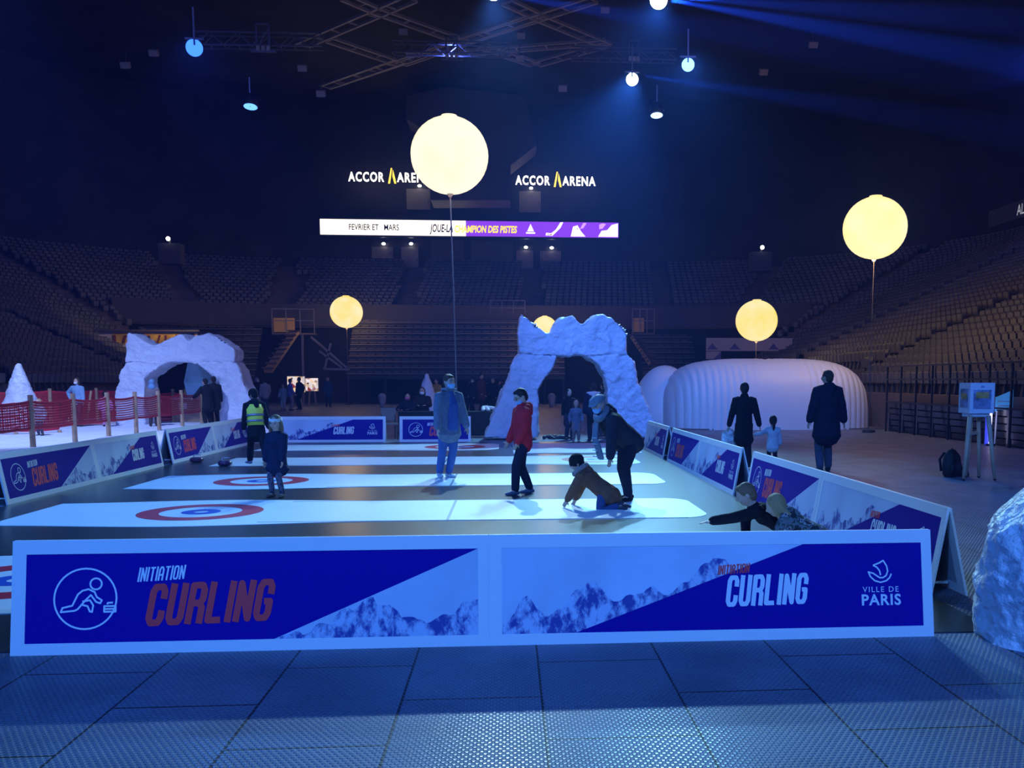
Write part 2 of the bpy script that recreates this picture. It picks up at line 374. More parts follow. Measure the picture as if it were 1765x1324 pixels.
        T = MB(); block_text(T, 'CURLING', 1.545, .22, .545, .205, .0295, .13, .02, f(e), .26); T.build('lettering', white_print, panel, label='white word CURLING')
        T = MB(); block_text(T, 'INITIATION', 1.50, .43, .21, .062, .0082, .15, .06, f(e+.002), .4); T.build('lettering', red_print, panel, label='small red word INITIATION')
        ang = math.atan2(BH, LEANY)
        c = board_pt(2.60, .30, e); text_mesh('VILLE DE', .052, 'lettering', white_print, panel, c, (ang, 0, 0), 1.0, align='CENTER', spacing=1.25)
        c = board_pt(2.60, .215, e); text_mesh('PARIS', .10, 'lettering', white_print, panel, c, (ang, 0, 0), 1.0, bold=.0025, align='CENTER', spacing=1.12)
        E = MB(); sc = .00088
        F = lambda pts: [((x-1340)*sc+2.60, (318-y)*sc+.365) for x, y in pts]
        strokes(E, [F([(1285, 190), (1335, 172), (1365, 155), (1390, 195), (1398, 235), (1385, 268), (1360, 284), (1335, 284), (1310, 268), (1285, 250), (1248, 240), (1262, 275), (1295, 306), (1340, 319), (1385, 308), (1412, 284), (1425, 255)]),
            F([(1285, 190), (1315, 205), (1335, 232), (1342, 265)])], .010, f(e)); E.build('emblem', white_print, panel, label='white sailing boat emblem')
    return o
pa, pb = make_board('a'), make_board('b')
PUT = [(pa, -3.09, 5.98, 0, 'left of the two large front banner boards, red CURLING lettering and ring emblem'),
       (pb, -.1380, 5.98, 0, 'right of the two large front banner boards, white CURLING and PARIS lettering'),
       (pa, -6.80, 13.36, PI/2, 'nearest banner board of the left rink side, red lettering, under the fence'),
       (pb, -6.80, 16.31, PI/2, 'second banner board of the left rink side, white PARIS lettering beside the gap'),
       (pa, -6.80, 19.80, PI/2, 'third banner board of the left rink side, just beyond the gap'),
       (pb, -6.80, 22.75, PI/2, 'farthest banner board of the left rink side, behind the person in the yellow vest'),
       (pb, 3.28, 10.03, -PI/2, 'nearest banner board of the right rink side, PARIS end peeking past the front board'),
       (pa, 3.28, 12.99, -PI/2, 'red lettered banner board of the right rink side behind the two crouching children'),
       (pb, 3.28, 16.60, -PI/2, 'white lettered banner board of the right rink side below the child in the white jacket'),
       (pa, 3.28, 19.56, -PI/2, 'red lettered banner board of the right rink side below the inflatable tent'),
       (pb, 3.28, 23.05, -PI/2, 'farthest banner board of the right rink side, behind the bending man'),
       (pb, -6.32, 26.25, 0, 'banner board at the far rink end behind the girl in the headband')]
for i, (pr, x, y, rz, lab) in enumerate(PUT):
    o = pr if i < 2 else copy_tree(pr)
    o.location = (x, y, .0 if y < 6.5 else .008); o.rotation_euler = (0, 0, rz); tag(o, lab, 'banner board', 'banner boards around the curling rink')
o = make_board('c', 1.95); o.location = (-3.0, 26.35, 0); tag(o, 'short banner board at the far rink end behind the man in the blue mask', 'banner board', 'banner boards around the curling rink')

# ------------------------------------------------------------------ curling stones
st_mat = mat('purple_stone', (.10, .03, .09), .3); st_top = mat('stone_handle', (.55, .5, .6), .4)
for px, py, lab in ((388, 803, 'dark curling stone lying on a white sheet left of the vest person'), (339, 797, 'dark curling stone on the dark floor by the left banner boards')):
    g = G(px, py, .012); o = thing('curling_stone', lab, 'curling stone', g, .4, 'curling stones')
    m = MB(); m.loft([(0, 0, .005), (0, 0, .03), (0, 0, .08), (0, 0, .105)], [.10, .135, .135, .09], 20, caps=False); m.build('body', st_mat, o, True)
    h = MB(); h.loft([(-.05, 0, .10), (-.05, 0, .14), (-.03, 0, .155), (.08, 0, .155)], [.012]*4, 8); h.build('handle', st_top, o, True)

# ------------------------------------------------------------------ crumpled white scenery
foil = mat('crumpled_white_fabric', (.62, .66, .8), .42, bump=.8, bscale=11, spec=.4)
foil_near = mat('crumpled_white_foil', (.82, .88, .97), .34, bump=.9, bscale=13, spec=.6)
def crumple(o, amp, sc, amp2, sc2):
    me = o.data
    for v in me.vertices:
        p = v.co
        d = noise.fractal(p*sc, 1, 2, 4)*amp + (abs(noise.noise(p*sc2))+.6*abs(noise.noise(p*sc2*2.1+Vector((3, 1, 7))))-.55*abs(noise.noise(p*sc2*3.6+Vector((8, 2, 4)))))*amp2
        v.co = p+v.normal*(d-amp2*.42)
    me.update()
def slab_from(pts3, depth, name, m, parent, vox, amps, bulge=0):
    pts = [Vector(p) for p in pts3]; N = len(pts); mb = MB()
    c = sum(pts, Vector())/N
    mb.add(pts+[p+Vector((0, depth, 0)) for p in pts], [tuple(reversed(range(N))), tuple(range(N, 2*N))]+[(i, (i+1) % N, N+(i+1) % N, N+i) for i in range(N)])
    o = mb.build(name, m, parent)
    bm = bmesh.new(); bm.from_mesh(o.data); bmesh.ops.triangulate(bm, faces=bm.faces); bm.to_mesh(o.data); bm.free()
    remesh(o, vox, 2); crumple(o, *amps); return o
def arch(label, Y, off, sc, top, legs, depth, vox=.05):
    base = P(off[0]+sc*((legs[0][0][0]+legs[1][0][0])/2), off[1], Y)
    o = thing('mountain_arch', label, 'arch', (base.x, Y, 0))
    cv = lambda pts: [P(off[0]+x*sc, off[1]+y*sc, Y)-Vector((base.x, Y, 0)) for x, y in pts]
    slab_from(cv(top), depth*.9, 'mountain_top', foil, o, vox, (.05, 1.2, .09, 2.2))
    for l in legs:
        q = cv(l); zm = min(p.z for p in q)
        q = [Vector((p.x, p.y, max(.0, p.z) if p.z > .25 else .05)) for p in q]
        slab_from(q, depth, 'arch_leg', foil, o, vox, (.05, 1.3, .09, 2.4))
    return o
S = .25685
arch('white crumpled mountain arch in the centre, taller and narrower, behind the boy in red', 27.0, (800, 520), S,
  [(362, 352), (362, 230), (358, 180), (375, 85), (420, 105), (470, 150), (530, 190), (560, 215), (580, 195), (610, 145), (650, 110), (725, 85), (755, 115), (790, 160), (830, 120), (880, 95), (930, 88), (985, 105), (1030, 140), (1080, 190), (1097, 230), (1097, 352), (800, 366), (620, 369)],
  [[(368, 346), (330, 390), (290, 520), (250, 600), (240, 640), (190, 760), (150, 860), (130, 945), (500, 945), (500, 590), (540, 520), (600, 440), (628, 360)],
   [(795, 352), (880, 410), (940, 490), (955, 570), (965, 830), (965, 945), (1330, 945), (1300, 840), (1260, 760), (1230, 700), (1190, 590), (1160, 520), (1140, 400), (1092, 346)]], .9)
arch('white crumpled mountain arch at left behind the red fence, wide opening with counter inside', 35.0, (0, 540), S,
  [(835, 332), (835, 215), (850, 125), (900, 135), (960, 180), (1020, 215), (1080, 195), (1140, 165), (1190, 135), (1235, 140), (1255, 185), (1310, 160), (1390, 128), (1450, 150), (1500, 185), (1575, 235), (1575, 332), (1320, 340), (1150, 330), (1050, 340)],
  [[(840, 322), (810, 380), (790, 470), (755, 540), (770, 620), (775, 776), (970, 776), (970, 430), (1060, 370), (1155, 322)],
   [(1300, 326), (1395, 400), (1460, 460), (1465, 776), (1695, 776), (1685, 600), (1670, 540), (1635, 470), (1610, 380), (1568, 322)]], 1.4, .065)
# the near foil rock at the right edge of the picture
ctr = G(1700, 1112)+Vector((.66, .12, 0))
m = MB(); NA, NZ = 200, 150; prof = [(0, .64, 0), (.4, .66, 0), (.72, .64, .01), (.80, .60, .02), (.98, .48, .10), (1.12, .40, .16), (1.3, .36, .22), (1.7, .28, .26), (2.1, .20, .28), (2.2, .03, .28)]
def pz_(z):
    for (z0, a0, d0), (z1, a1, d1) in zip(prof, prof[1:]):
        if z <= z1: t = (z-z0)/(z1-z0); return a0+(a1-a0)*t, d0+(d1-d0)*t
    return prof[-1][1:]
vs = []
for j in range(NZ+1):
    z = 2.2*j/NZ; a, d = pz_(z)
    for i in range(NA):
        t = 2*PI*i/NA; c, s_ = math.cos(t), math.sin(t); p = Vector((c*.66, s_*.58, z)); w_ = noise.fractal(p*1.7, 1, 2, 3)*.05
        for k_, am in ((2.6, .09), (5.2, .07), (10, .045), (19, .02)): w_ -= abs(noise.noise(p*k_+Vector((k_, 2, 5))))*am
        r_ = 1+w_*1.1; vs.append((d+c*a*r_, s_*a*.88*r_, z+noise.noise(p*4)*.02*(z > .05)))
m.add(vs, [(j*NA+i, j*NA+(i+1) % NA, (j+1)*NA+(i+1) % NA, (j+1)*NA+i) for j in range(NZ) for i in range(NA)]+[tuple(NZ*NA+i for i in range(NA))])
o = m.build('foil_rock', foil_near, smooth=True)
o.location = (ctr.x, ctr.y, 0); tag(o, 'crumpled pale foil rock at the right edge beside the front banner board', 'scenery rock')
def cone(px, py_top, py_base, Y, wpx, label, d=.5):
    b = P(px, py_base, Y); t = P(px, py_top, Y); h = t.z; w = wpx/FPX*Y/2
    m = MB(); m.loft([(0, 0, .02), (0, 0, h*.25), (0.02, 0, h*.55), (0, 0, h*.85), (0, 0, h*.98)], [(w, w*.8), (w*.8, w*.7), (w*.5, w*.45), (w*.24, w*.22), (w*.12, w*.12)], 20, side=(1, 0, 0))
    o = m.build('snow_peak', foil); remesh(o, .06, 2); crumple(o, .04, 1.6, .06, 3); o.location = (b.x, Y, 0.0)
    for v in o.data.vertices: v.co.z = max(v.co.z, .01)
    tag(o, label, 'scenery rock'); return o
cone(38, 632, 742, 31.8, 86, 'small white snow peak behind the red netting at far left').location.z = .09
cone(737, 643, 735, 36, 60, 'small white snow peak behind the two people seated at the table')
# ------------------------------------------------------------------ inflatable tent
def super_dome(a, b, h, rib, nx=620, ny=36, ex=4.2):
    m = MB(); vs = []
    def cell(u, v):                     # u around, v up
        cu, su = math.cos(u), math.sin(u); cv, sv = math.cos(v), math.sin(v)
        pw = lambda c, e: math.copysign(abs(c)**e, c)
        return Vector((a*pw(cv, .45)*pw(cu, .42), b*pw(cv, .55)*pw(su, .8), h*pw(sv, .62)))
    for j in range(ny+1):
        v = PI/2*j/ny
        for i in range(nx):
            p = cell(2*PI*i/nx, v)
            r = Vector((p.x/a/a, p.y/b/b, p.z/h/h+1e-4)).normalized()
            vs.append(p+r*rib*abs(math.sin(p.x*PI/.23))**.7)
    fs = [(j*nx+i, j*nx+(i+1) % nx, (j+1)*nx+(i+1) % nx, (j+1)*nx+i) for j in range(ny) for i in range(nx)]
    return m.add(vs, fs)
tentm = mat('white_inflatable_fabric', (.72, .74, .8), .5, bump=.15, bscale=5)
c0, c1 = P(1140, 742, 34.4), P(1478, 742, 34.4); tx = (c0.x+c1.x)/2; ta = (c1.x-c0.x)/2
o = thing('inflatable_tent', 'long white inflatable tunnel tent with ribbed walls, behind the walking family', 'tent', (tx, 34.4, 0))
super_dome(ta, 2.6, 2.42, .05).build('tent_body', tentm, o, True)
d = MB(); d.ball((-ta+.3, 1.2, .1), (1.3, 1.6, 2.15), 40); e = d.build('entrance_dome', tentm, o, True)
MB().box((0, 0, .02), (2*ta+.1, 5.0, .04)).build('ground_sheet', mat('dark_ground_sheet', (.12, .11, .12), .8), o)
# ------------------------------------------------------------------ light balloons
def balloon(px, py, rpx, Y, label, col, st, watt, base_z=.02, dx=0):
    c = P(px, py, Y); r = rpx/FPX*Y
    o = thing('light_balloon', label, 'balloon light', (c.x+dx, Y, base_z), 0, 'glowing balloon lights')
    m = bpy.data.materials.new('glowing_balloon_skin'); m.use_nodes = True; nt = m.node_tree; b = nt.nodes['Principled BSDF']
    b.inputs['Base Color'].default_value = (.03, .025, .02, 1); b.inputs['Specular IOR Level'].default_value = 0; b.inputs['Emission Strength'].default_value = st
    tc = nt.nodes.new('ShaderNodeTexCoord'); n = nt.nodes.new('ShaderNodeTexNoise'); n.inputs['Scale'].default_value = .9
    rp = nt.nodes.new('ShaderNodeValToRGB'); rp.color_ramp.elements[0].color = (*col, 1); rp.color_ramp.elements[1].color = (1, .86, .55, 1)
    rp.color_ramp.elements[0].position = .35; rp.color_ramp.elements[1].position = .75
    nt.links.new(tc.outputs['Object'], n.inputs['Vector']); nt.links.new(n.outputs[0], rp.inputs[0]); nt.links.new(rp.outputs[0], b.inputs['Emission Color'])
    z = c.z-base_z; q = MB(); q.ball((-dx, 0, z), (r, r, r*.98), 40); q.build('balloon', m, o, True)
    l = bpy.data.lights.new('balloon_lamp', 'POINT'); l.energy = watt; l.color = (1, .62, .30); l.shadow_soft_size = r*1.07; l.use_soft_falloff = False; lo = obj('balloon_lamp', l, o); lo.location = (-dx, 0, z)
    q = MB(); q.loft([(-dx, 0, z+r*.95), (-dx, 0, z+r*1.005)], [r*.22, r*.2], 20, caps=False); q.build('top_cap', m, o, True)
    q = MB(); q.loft([(-dx, 0, z-r*.97), (-dx, 0, z-r*1.06)], [r*.09, r*.03], 12, caps=False); q.build('valve', mat('grey_metal', (.35, .35, .38), .4, .8), o, True)
    q = MB(); q.loft([(-dx, 0, z-r*1.05), (-dx*.5, 0, z*.5), (0, 0, .06)], [.02 if watt < 100 else .013]*3, 8); q.build('mast', mat('mast_metal', (.2, .17, .17), .6, .2), o, True)
    q = MB(); q.loft([(0, 0, 0), (0, 0, .06)], [.22, .2], 16, caps=False); q.build('base_weight', mat('black_steel', (.02, .02, .025), .5), o)
YEL = (1, .74, .16)
balloon(775, 268, 64, 27.4, 'largest glowing balloon light above the rink centre, on a tall mast', (1, .9, .68), 1.25, 40, dx=.12)
balloon(1508, 393, 54, 30, 'glowing balloon light high at right above the dark seats', (1, .80, .34), 1.05, 460)
balloon(1304, 553, 36, 46.5, 'glowing balloon light behind the inflatable tent', YEL, 1.0, 170)
balloon(597, 538, 27, 66.4, 'glowing balloon light at back left in front of the black bleachers', YEL, 1.0, 170)
balloon(939, 566, 21, 66.4, 'small glowing balloon light seen behind the peaks of the central arch', YEL, 1.0, 170)
# ------------------------------------------------------------------ the bowl of seats
ROWD, RISE, Z0 = .64, .305, 1.70
KB, KT = 18, 32                      # first row of the back section, last row
XR, XL, YB, RC = 13.0, -18.0, 60.7, 2.5
concrete = mat('brown_concrete', (.19, .15, .145), .8, var=.2, vscale=.7)
dark_wall = mat('dark_arena_cladding', (.045, .045, .06), .7, var=.25, vscale=.4)
black_steel = mat('black_steel', (.02, .02, .025), .5)
def path(k):                         # list of (x, y, outward normal, zone, value)
    d = k*ROWD; out = []; r = RC+d; cxr, cxl, cy = XR-RC, XL+RC, YB-RC
    for i in range(41): y = 6+(cy-6)*i/40; out.append((XR+d, y, (1, 0), 'R', y))
    for i in range(1, 25): a = PI/2*i/24; out.append((cxr+r*math.cos(a), cy+r*math.sin(a), (math.cos(a), math.sin(a)), 'A', math.degrees(a)))
    for i in range(1, 41): x = cxr+(cxl-cxr)*i/40; out.append((x, YB+d, (0, 1), 'B', x))
    for i in range(1, 25): a = PI/2+PI/2*i/24; out.append((cxl+r*math.cos(a), cy+r*math.sin(a), (math.cos(a), math.sin(a)), 'C', 180-math.degrees(a)))
    for i in range(1, 41): y = cy+(6-cy)*i/40; out.append((XL-d, y, (-1, 0), 'L', y))
    return out
def kmin(zone, v):
    if zone == 'B': return KB
    if zone in 'AC': return KB if v > 34 else 0
    return 0
m = MB()
PTH = [path(k) for k in range(KT+2)]
n = len(PTH[0])
for k in range(KT+1):
    for j in range(n-1):
        z, v = PTH[k][j][3], PTH[k][j][4]; z2, v2 = PTH[k][j+1][3:]
        if k < max(kmin(z, v), kmin(z2, v2)): continue
        a, b, c, d = PTH[k][j], PTH[k][j+1], PTH[k+1][j+1], PTH[k+1][j]
        h = Z0+RISE*k-.45
        lo = 0 if k == max(kmin(z, v), kmin(z2, v2)) and k == 0 else h-RISE
        if k == max(kmin(z, v), kmin(z2, v2)) and k == KB: lo = h-1.2
        m.quad((a[0], a[1], lo), (b[0], b[1], lo), (b[0], b[1], h), (a[0], a[1], h))
        m.quad((a[0], a[1], h), (b[0], b[1], h), (c[0], c[1], h), (d[0], d[1], h))
o = m.build('wall_stand', concrete, kind='structure', weld=True)
# parapet along the front of the back tier, with the wall below it
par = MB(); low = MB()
for j in range(n-1):
    (z, v), (z2, v2) = PTH[0][j][3:], PTH[0][j+1][3:]
    if kmin(z, v) < KB or kmin(z2, v2) < KB: continue
    a, b = PTH[KB-1][j], PTH[KB-1][j+1]; f = lambda p, o: (p[0]+p[2][0]*o, p[1]+p[2][1]*o)
    (ax, ay), (bx, by) = f(a, .35), f(b, .35); (cx_, cy_), (dx, dy) = f(a, .95), f(b, .95)
    h0, h1 = Z0+RISE*KB-1.55, Z0+RISE*KB+.05
    par.quad((ax, ay, h0), (bx, by, h0), (bx, by, h1), (ax, ay, h1)); par.quad((ax, ay, h1), (bx, by, h1), (bx+.1*b[2][0], by+.1*b[2][1], h1), (ax+.1*a[2][0], ay+.1*a[2][1], h1))
    par.quad((ax, ay, h0), (bx, by, h0), (dx, dy, h0), (cx_, cy_, h0))
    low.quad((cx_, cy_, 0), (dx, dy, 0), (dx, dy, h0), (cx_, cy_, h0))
par.build('wall_parapet', mat('parapet_panel', (.10, .09, .10), .6), kind='structure', weld=True)
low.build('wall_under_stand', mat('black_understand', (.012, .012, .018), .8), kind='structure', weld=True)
# upper walls
up = MB(); e = PTH[KT+1]; h = Z0+RISE*KT-.45
for j in range(n-1):
    a, b = e[j], e[j+1]; up.quad((a[0], a[1], h), (b[0], b[1], h), (b[0], b[1], 26), (a[0], a[1], 26))
up.build('wall_upper', dark_wall, kind='structure', weld=True)
MB().quad((-42, -6, 24.5), (38, -6, 24.5), (38, 86, 24.5), (-42, 86, 24.5)).build('ceiling', mat('dark_ceiling', (.05, .05, .065), .8, var=.3, vscale=.3), kind='structure')

# seats
seat_dark = mat('dark_stadium_chair', (.07, .07, .095), .55, var=.25, vscale=.5)
seat_pan = mat('grey_seat_pan', (.17, .165, .175), .5, var=.3, vscale=.5)
def seat_geo(m, o, nrm, s=1.0, fine=False):
    tx, ty = -nrm[1], nrm[0]
    def W(x, y, z): return (o[0]+tx*x+nrm[0]*y, o[1]+ty*x+nrm[1]*y, o[2]+z)
    def pr(prof, w, w2=None, mi=0):
        w2 = w2 or w; N = len(prof)
        vs = [W(-w, y, z) for y, z in prof]+[W(w, y, z) for y, z in prof]
        m.add(vs, [tuple(range(N)), tuple(reversed(range(N, 2*N)))]+[(i, N+i, N+(i+1) % N, (i+1) % N) for i in range(N)], mi)
    pr([(.27, .28), (.36, .76), (.31, .78), (.22, .28)], .195)          # backrest
    pr([(.18, .36), (.15, .70), (.09, .68), (.13, .34)], .175, None, 1)          # folded seat pan
    if fine:
        pr([(.22, 0), (.27, .32), (.18, .34), (.13, 0)], .05)           # pedestal
SEATS = []
AISLE_B = (-7.6, 2.0); AISLE_A = (27, 60, 84); AISLE_S = (22, 37, 51)
for k in range(KT+1):
    pts = PTH[k]; acc = 0; step = .47
    for j in range(n-1):
        a, b = pts[j], pts[j+1]; L = math.hypot(b[0]-a[0], b[1]-a[1]); pos = acc
        while pos < L:
            t = pos/L; x, y = a[0]+(b[0]-a[0])*t, a[1]+(b[1]-a[1])*t
            nx, ny = a[2][0]+(b[2][0]-a[2][0])*t, a[2][1]+(b[2][1]-a[2][1])*t
            z = b[3]; v = a[4]+(b[4]-a[4])*t if a[3] == b[3] else b[4]
            pos += step
            if k < kmin(z, v) : continue
            if z == 'B' and any(abs(v-q) < .85 for q in AISLE_B): continue
            if z in 'AC' and any(abs(v-q)*PI/180*(RC+k*ROWD) < .8 for q in AISLE_A): continue
            if z in 'RL' and any(abs(v-q) < .8 for q in AISLE_S): continue
            l = math.hypot(nx, ny); SEATS.append((x+nx/l*.18, y+ny/l*.18, Z0+RISE*k-.45, nx/l, ny/l, k, z))
        acc = pos-L
def infr(s):
    q = Vector((s[0], s[1], s[2]+.5))-Vector((0, 0, EYE)); d = q.dot(_fw)
    if d < 1: return False
    px, py = CX+FPX*q.dot(_rt)/d, CY-FPX*q.dot(_up)/d
    return -10 < px < 1775 and 0 < py < 1324 and not (1100 < px < 1478 and py > 622)
vis = [s for s in SEATS if infr(s)]
vis.sort(key=lambda s: s[0]**2+s[1]**2)
near, rest = vis[:296], vis[296:]
sm = MB(); seat_geo(sm, (0, 0, 0), (0, 1), fine=True)
me = sm.mesh('stadium_chair'); me.materials.append(seat_dark); me.materials.append(seat_pan); me.polygons.foreach_set('material_index', sm.m)
for s in near:
    o = obj('stadium_chair', me); o.location = s[:3]; o.rotation_euler = (0, 0, math.atan2(s[4], s[3])-PI/2)
    right = s[0] > 0
    tag(o, 'dark folded arena seat in the right stand rows above the black fence' if right else 'dark folded arena seat in the left stand rows behind the snow peak', 'seat', 'arena seats in the right stand' if right else 'arena seats in the left stand')
r = MB()
for s in rest: seat_geo(r, s[:3], s[3:5])
me = r.mesh('arena_seating'); me.materials.append(seat_dark); me.materials.append(seat_pan); me.polygons.foreach_set('material_index', r.m); o = obj('arena_seating', me, kind='stuff'); tag(o, 'farther rows of dark arena seats filling the blocks of the bowl', 'seats')

# retractable bleachers under the back tier
ble = mat('black_bleacher', (.010, .010, .014), .45); ble_edge = mat('bleacher_edge', (.26, .23, .25), .4)
def bleacher(label, x0, x1, y, rows, z0, z1, depth, rz=0, org=None):
    o = thing('retractable_bleacher', label, 'bleacher', org or ((x0+x1)/2, y, 0), rz); w = (x1-x0)/2; dz = (z1-z0)/rows; dy = depth/rows
    b = MB()
    for i in range(rows): b.box((0, dy*i+dy/2, z0+dz*i+dz/2-.06), (2*w, dy, dz-.12))
    b.build('riser', ble, o)
    for i in range(rows):
        q = MB().box((0, dy*i+.04, z0+dz*(i+1)-.03), (2*w, .07, .05)); q.build('step_nosing', ble_edge, o)
        q = MB(); N = int(2*w/.62)
        for j in range(N): q.box((-w+.31+j*.62, dy*i+.2, z0+dz*(i+1)+.10), (.46, .12, .07))
        q.build('folded_seat_row', mat('folded_black_seats', (.10, .095, .11), .4), o, kind='stuff')
    f = MB()
    for i in range(7): f.box((-w+.1+i*(2*w-.2)/6, .3, z0/2), (.1, .1, z0))
    f.build('support_posts', black_steel, o); return o
bleacher('wide black retracted bleacher at the back behind the rink, below the far tier', -11.2, 4.0, 67.3, 10, 1.75, 5.9, 3.6)
bleacher('black retracted bleacher right of the central arch, below the far tier', 9.6, 13.6, 67.3, 9, 1.4, 4.9, 3.4)
bleacher('black retracted bleacher at the back left behind the left arch', -24.8, -16.8, 64.2, 11, .8, 5.2, 3.2)
stair = mat('lit_plywood_stair', (.30, .2, .13), .7, var=.2, vscale=1)
for (a, b, lab) in (((462, 640, 63), (509, 572, 67.4), 'inclined wooden stringer edge of the back left bleacher'), ((1124, 628, 66), (1092, 580, 67.2), 'inclined wooden stringer edge right of the central arch')):
    p, q = P(*a), P(*b); o = thing('stair_stringer', lab, 'stair', p); m = MB(); m.bar((0, 0, 0), q-p, .55, .25); m.build('board', stair, o)
    m = MB()
    for i in range(9): c = (q-p)*(i/8.5); m.box((c.x, c.y, c.z+.22), (.75, .25, .1))
    m.build('steps', mat('stair_tread', (.1, .08, .07), .7), o, kind='stuff')
# rail boxes with lit panels on the tier front
lit = mat('glass_tinted_as_lit', (.8, .45, .12), .4); railm = mat('grey_rail', (.22, .2, .22), .4, .6)  # amber base colour stands in for warm light on the glass
for (x0, x1, lab) in ((470, 541, 'railed landing with warm lit panel at the back left tier front'), (1090, 1128, 'railed landing with warm lit panel right of the central arch peaks')):
    Y = 70.2; p, q = P(x0, 577, Y), P(x1, 533, Y); W = q.x-p.x; H = q.z-p.z
    o = thing('railed_landing', lab, 'railing', (p.x, Y, p.z))
    MB().box((W/2, .4, .06), (W, 1.2, .12)).build('landing_slab', concrete, o)
    MB().box((W*.28, .05, H*.38), (W*.5, .05, H*.55)).build('glass_panel', lit, o, label='warm amber panel')
    for i in range(4): MB().box((W*i/3, 0, H/2), (.07, .07, H)).build('post', railm, o)
    for z in (.55, 1): MB().box((W/2, 0, H*z), (W, .06, .06)).build('rail', railm, o)
o = thing('stand_railing', 'thin grey railing in front of the middle block of far seats', 'railing', P(845, 538, 70.6)); x1 = P(905, 538, 70.6).x-o.location.x
for z in (0, .55): MB().box((x1/2, 0, .3+z), (x1, .05, .05)).build('rail', railm, o)
for i in range(4): MB().box((x1*i/3, 0, .4), (.05, .05, .95)).build('post', railm, o)

# back facade above the seats: doors, lamps, screens, lettering
YF = YB+(KT+1)*ROWD-.06
door = mat('pale_door_panel', (.34, .3, .32), .6, var=.1, vscale=.6); lampm = mat('door_lamp', (1, .95, .85), .4, emit=7)
facade = mat('facade_panel', (.12, .10, .12), .7)
DO = [(641, 677, 426, 445, 'lower, leftmost'), (692, 721, 426, 463, 'lower, left of the balloon mast'), (890, 919, 432, 466, 'lower, right of the balloon mast'), (931, 967, 433, 466, 'lower, rightmost'),
      (701, 741, 326, 361, 'upper, partly hidden by the largest balloon'), (895, 932, 330, 366, 'upper, below the right arena sign')]
for i, (x0, x1, y0, y1, lab) in enumerate(DO):
    a, b = P(x0, y1, YF-.1), P(x1, y0, YF-.1); o = thing('access_door', 'pale access door in the far facade, '+lab, 'door', ((a.x+b.x)/2, YF-.1, a.z), 0, 'pale doors in the far facade')
    W, H = b.x-a.x, b.z-a.z
    MB().box((0, .03, H/2), (W, .1, H)).build('door_leaf', door, o); MB().box((W*.42, -.04, H*.4), (.08, .05, .3)).build('door_handle', railm, o)
    c = P((x0+x1)/2+2, y0-6, YF-.3); t = thing('door_lamp', 'small white lamp above the pale door that is '+lab, 'lamp', (c.x, YF-.02, c.z), 0, 'lamps above the far doors')
    MB().ball((0, -.2, 0), (.16, .12, .11), 12).build('bulb', lampm, t, True); MB().box((0, -.06, .1), (.4, .2, .06)).build('housing', black_steel, t)
k = 0
for x0, x1, y0, y1, mm_ in ((744, 800, 414, 462, facade), (812, 884, 416, 466, facade), (597, 640, 410, 462, dark_wall), (968, 1030, 414, 466, dark_wall)):
    a, b = P(x0, y1, YF-.05), P(x1, y0, YF-.05); k += 1
    MB().box(((a.x+b.x)/2, YF+.1, (a.z+b.z)/2), (b.x-a.x, .5, b.z-a.z)).build('trim_%d' % (k+1), mm_, kind='structure')
YS = 80.0
def sign(px, py, pw, lab, label2):
    a, b = P(px, py, YS-.3), P(px+pw, py, YS-.3); W = b.x-a.x
    o = thing('arena_sign', lab, 'sign', (a.x, YS-.3, a.z))
    wm = mat('lit_white_letters', (1, .93, .85), .5, emit=3.2); ym = mat('lit_yellow_emblem', (1, .68, .08), .5, emit=1.6)
    s = W/7.25
    t = text_mesh('ACCOR', s*1.12, 'lettering', wm, o, (0, 0, 0), (PI/2, 0, 0), 1, bold=.028*s, spacing=1.18); t.data.transform(Matrix.Diagonal((W*.43/max(1e-3, t.dimensions.x), 1, 1, 1)))
    t = text_mesh('ARENA', s*1.12, 'lettering', wm, o, (W*.585, 0, 0), (PI/2, 0, 0), 1, bold=.028*s, spacing=1.18); t.data.transform(Matrix.Diagonal((W*.415/max(1e-3, t.dimensions.x), 1, 1, 1)))
    e = MB(); X = W*.472; h = s*1.12; q_ = .56
    e.add([(X, 0, -.15*h), (X+.28*h*q_, 0, -.15*h), (X+.62*h*q_, 0, 1.05*h), (X+.42*h*q_, 0, 1.05*h)], [(0, 1, 2, 3)])
    e.add([(X+.70*h*q_, 0, .95*h), (X+.88*h*q_, 0, .6*h), (X+1.16*h*q_, 0, -.15*h), (X+.88*h*q_, 0, -.15*h), (X+.62*h*q_, 0, .42*h)], [(0, 1, 2, 3, 4)])
    e.build('emblem', ym, o, label='yellow slanted emblem')
    MB().box((W/2, .18, s*.35), (W*1.02, .1, .12)).build('mounting_rail', black_steel, o)
sign(601, 312, 143, 'left lit arena name sign, half hidden by the largest balloon', '')
sign(889, 318, 138, 'right lit arena name sign on the far facade', '')
# LED ribbon
a, b, c = P(552, 403, YS), P(1066, 411, YS), P(552, 378, YS); W = b.x-a.x; H = 25/FPX*YS; dz = b.z-a.z
o = thing('led_ribbon', 'long white and purple lit screen ribbon under the arena signs', 'screen', (a.x, YS, (a.z+b.z)/2))
MB().box((W/2, .25, H/2), (W+.3, .4, H+.3)).build('housing', black_steel, o)
px = W/514.0
sw = mat('screen_white', (1, .93, .86), .5, emit=1.7); spu = mat('screen_purple', (.26, .05, .9), .5, emit=1.0); sye = mat('screen_yellow', (1, .82, .12), .5, emit=1.1); sdk = mat('screen_dark', (.10, .07, .14), .5); swh = mat('screen_white_mark', (1, .95, .95), .5, emit=1.2)
MB().box((248*px/2, .02, H/2), (248*px, .06, H)).build('white_panel', sw, o); MB().box(((248+514)/2*px, .02, H/2), ((514-248)*px, .06, H)).build('purple_panel', spu, o)
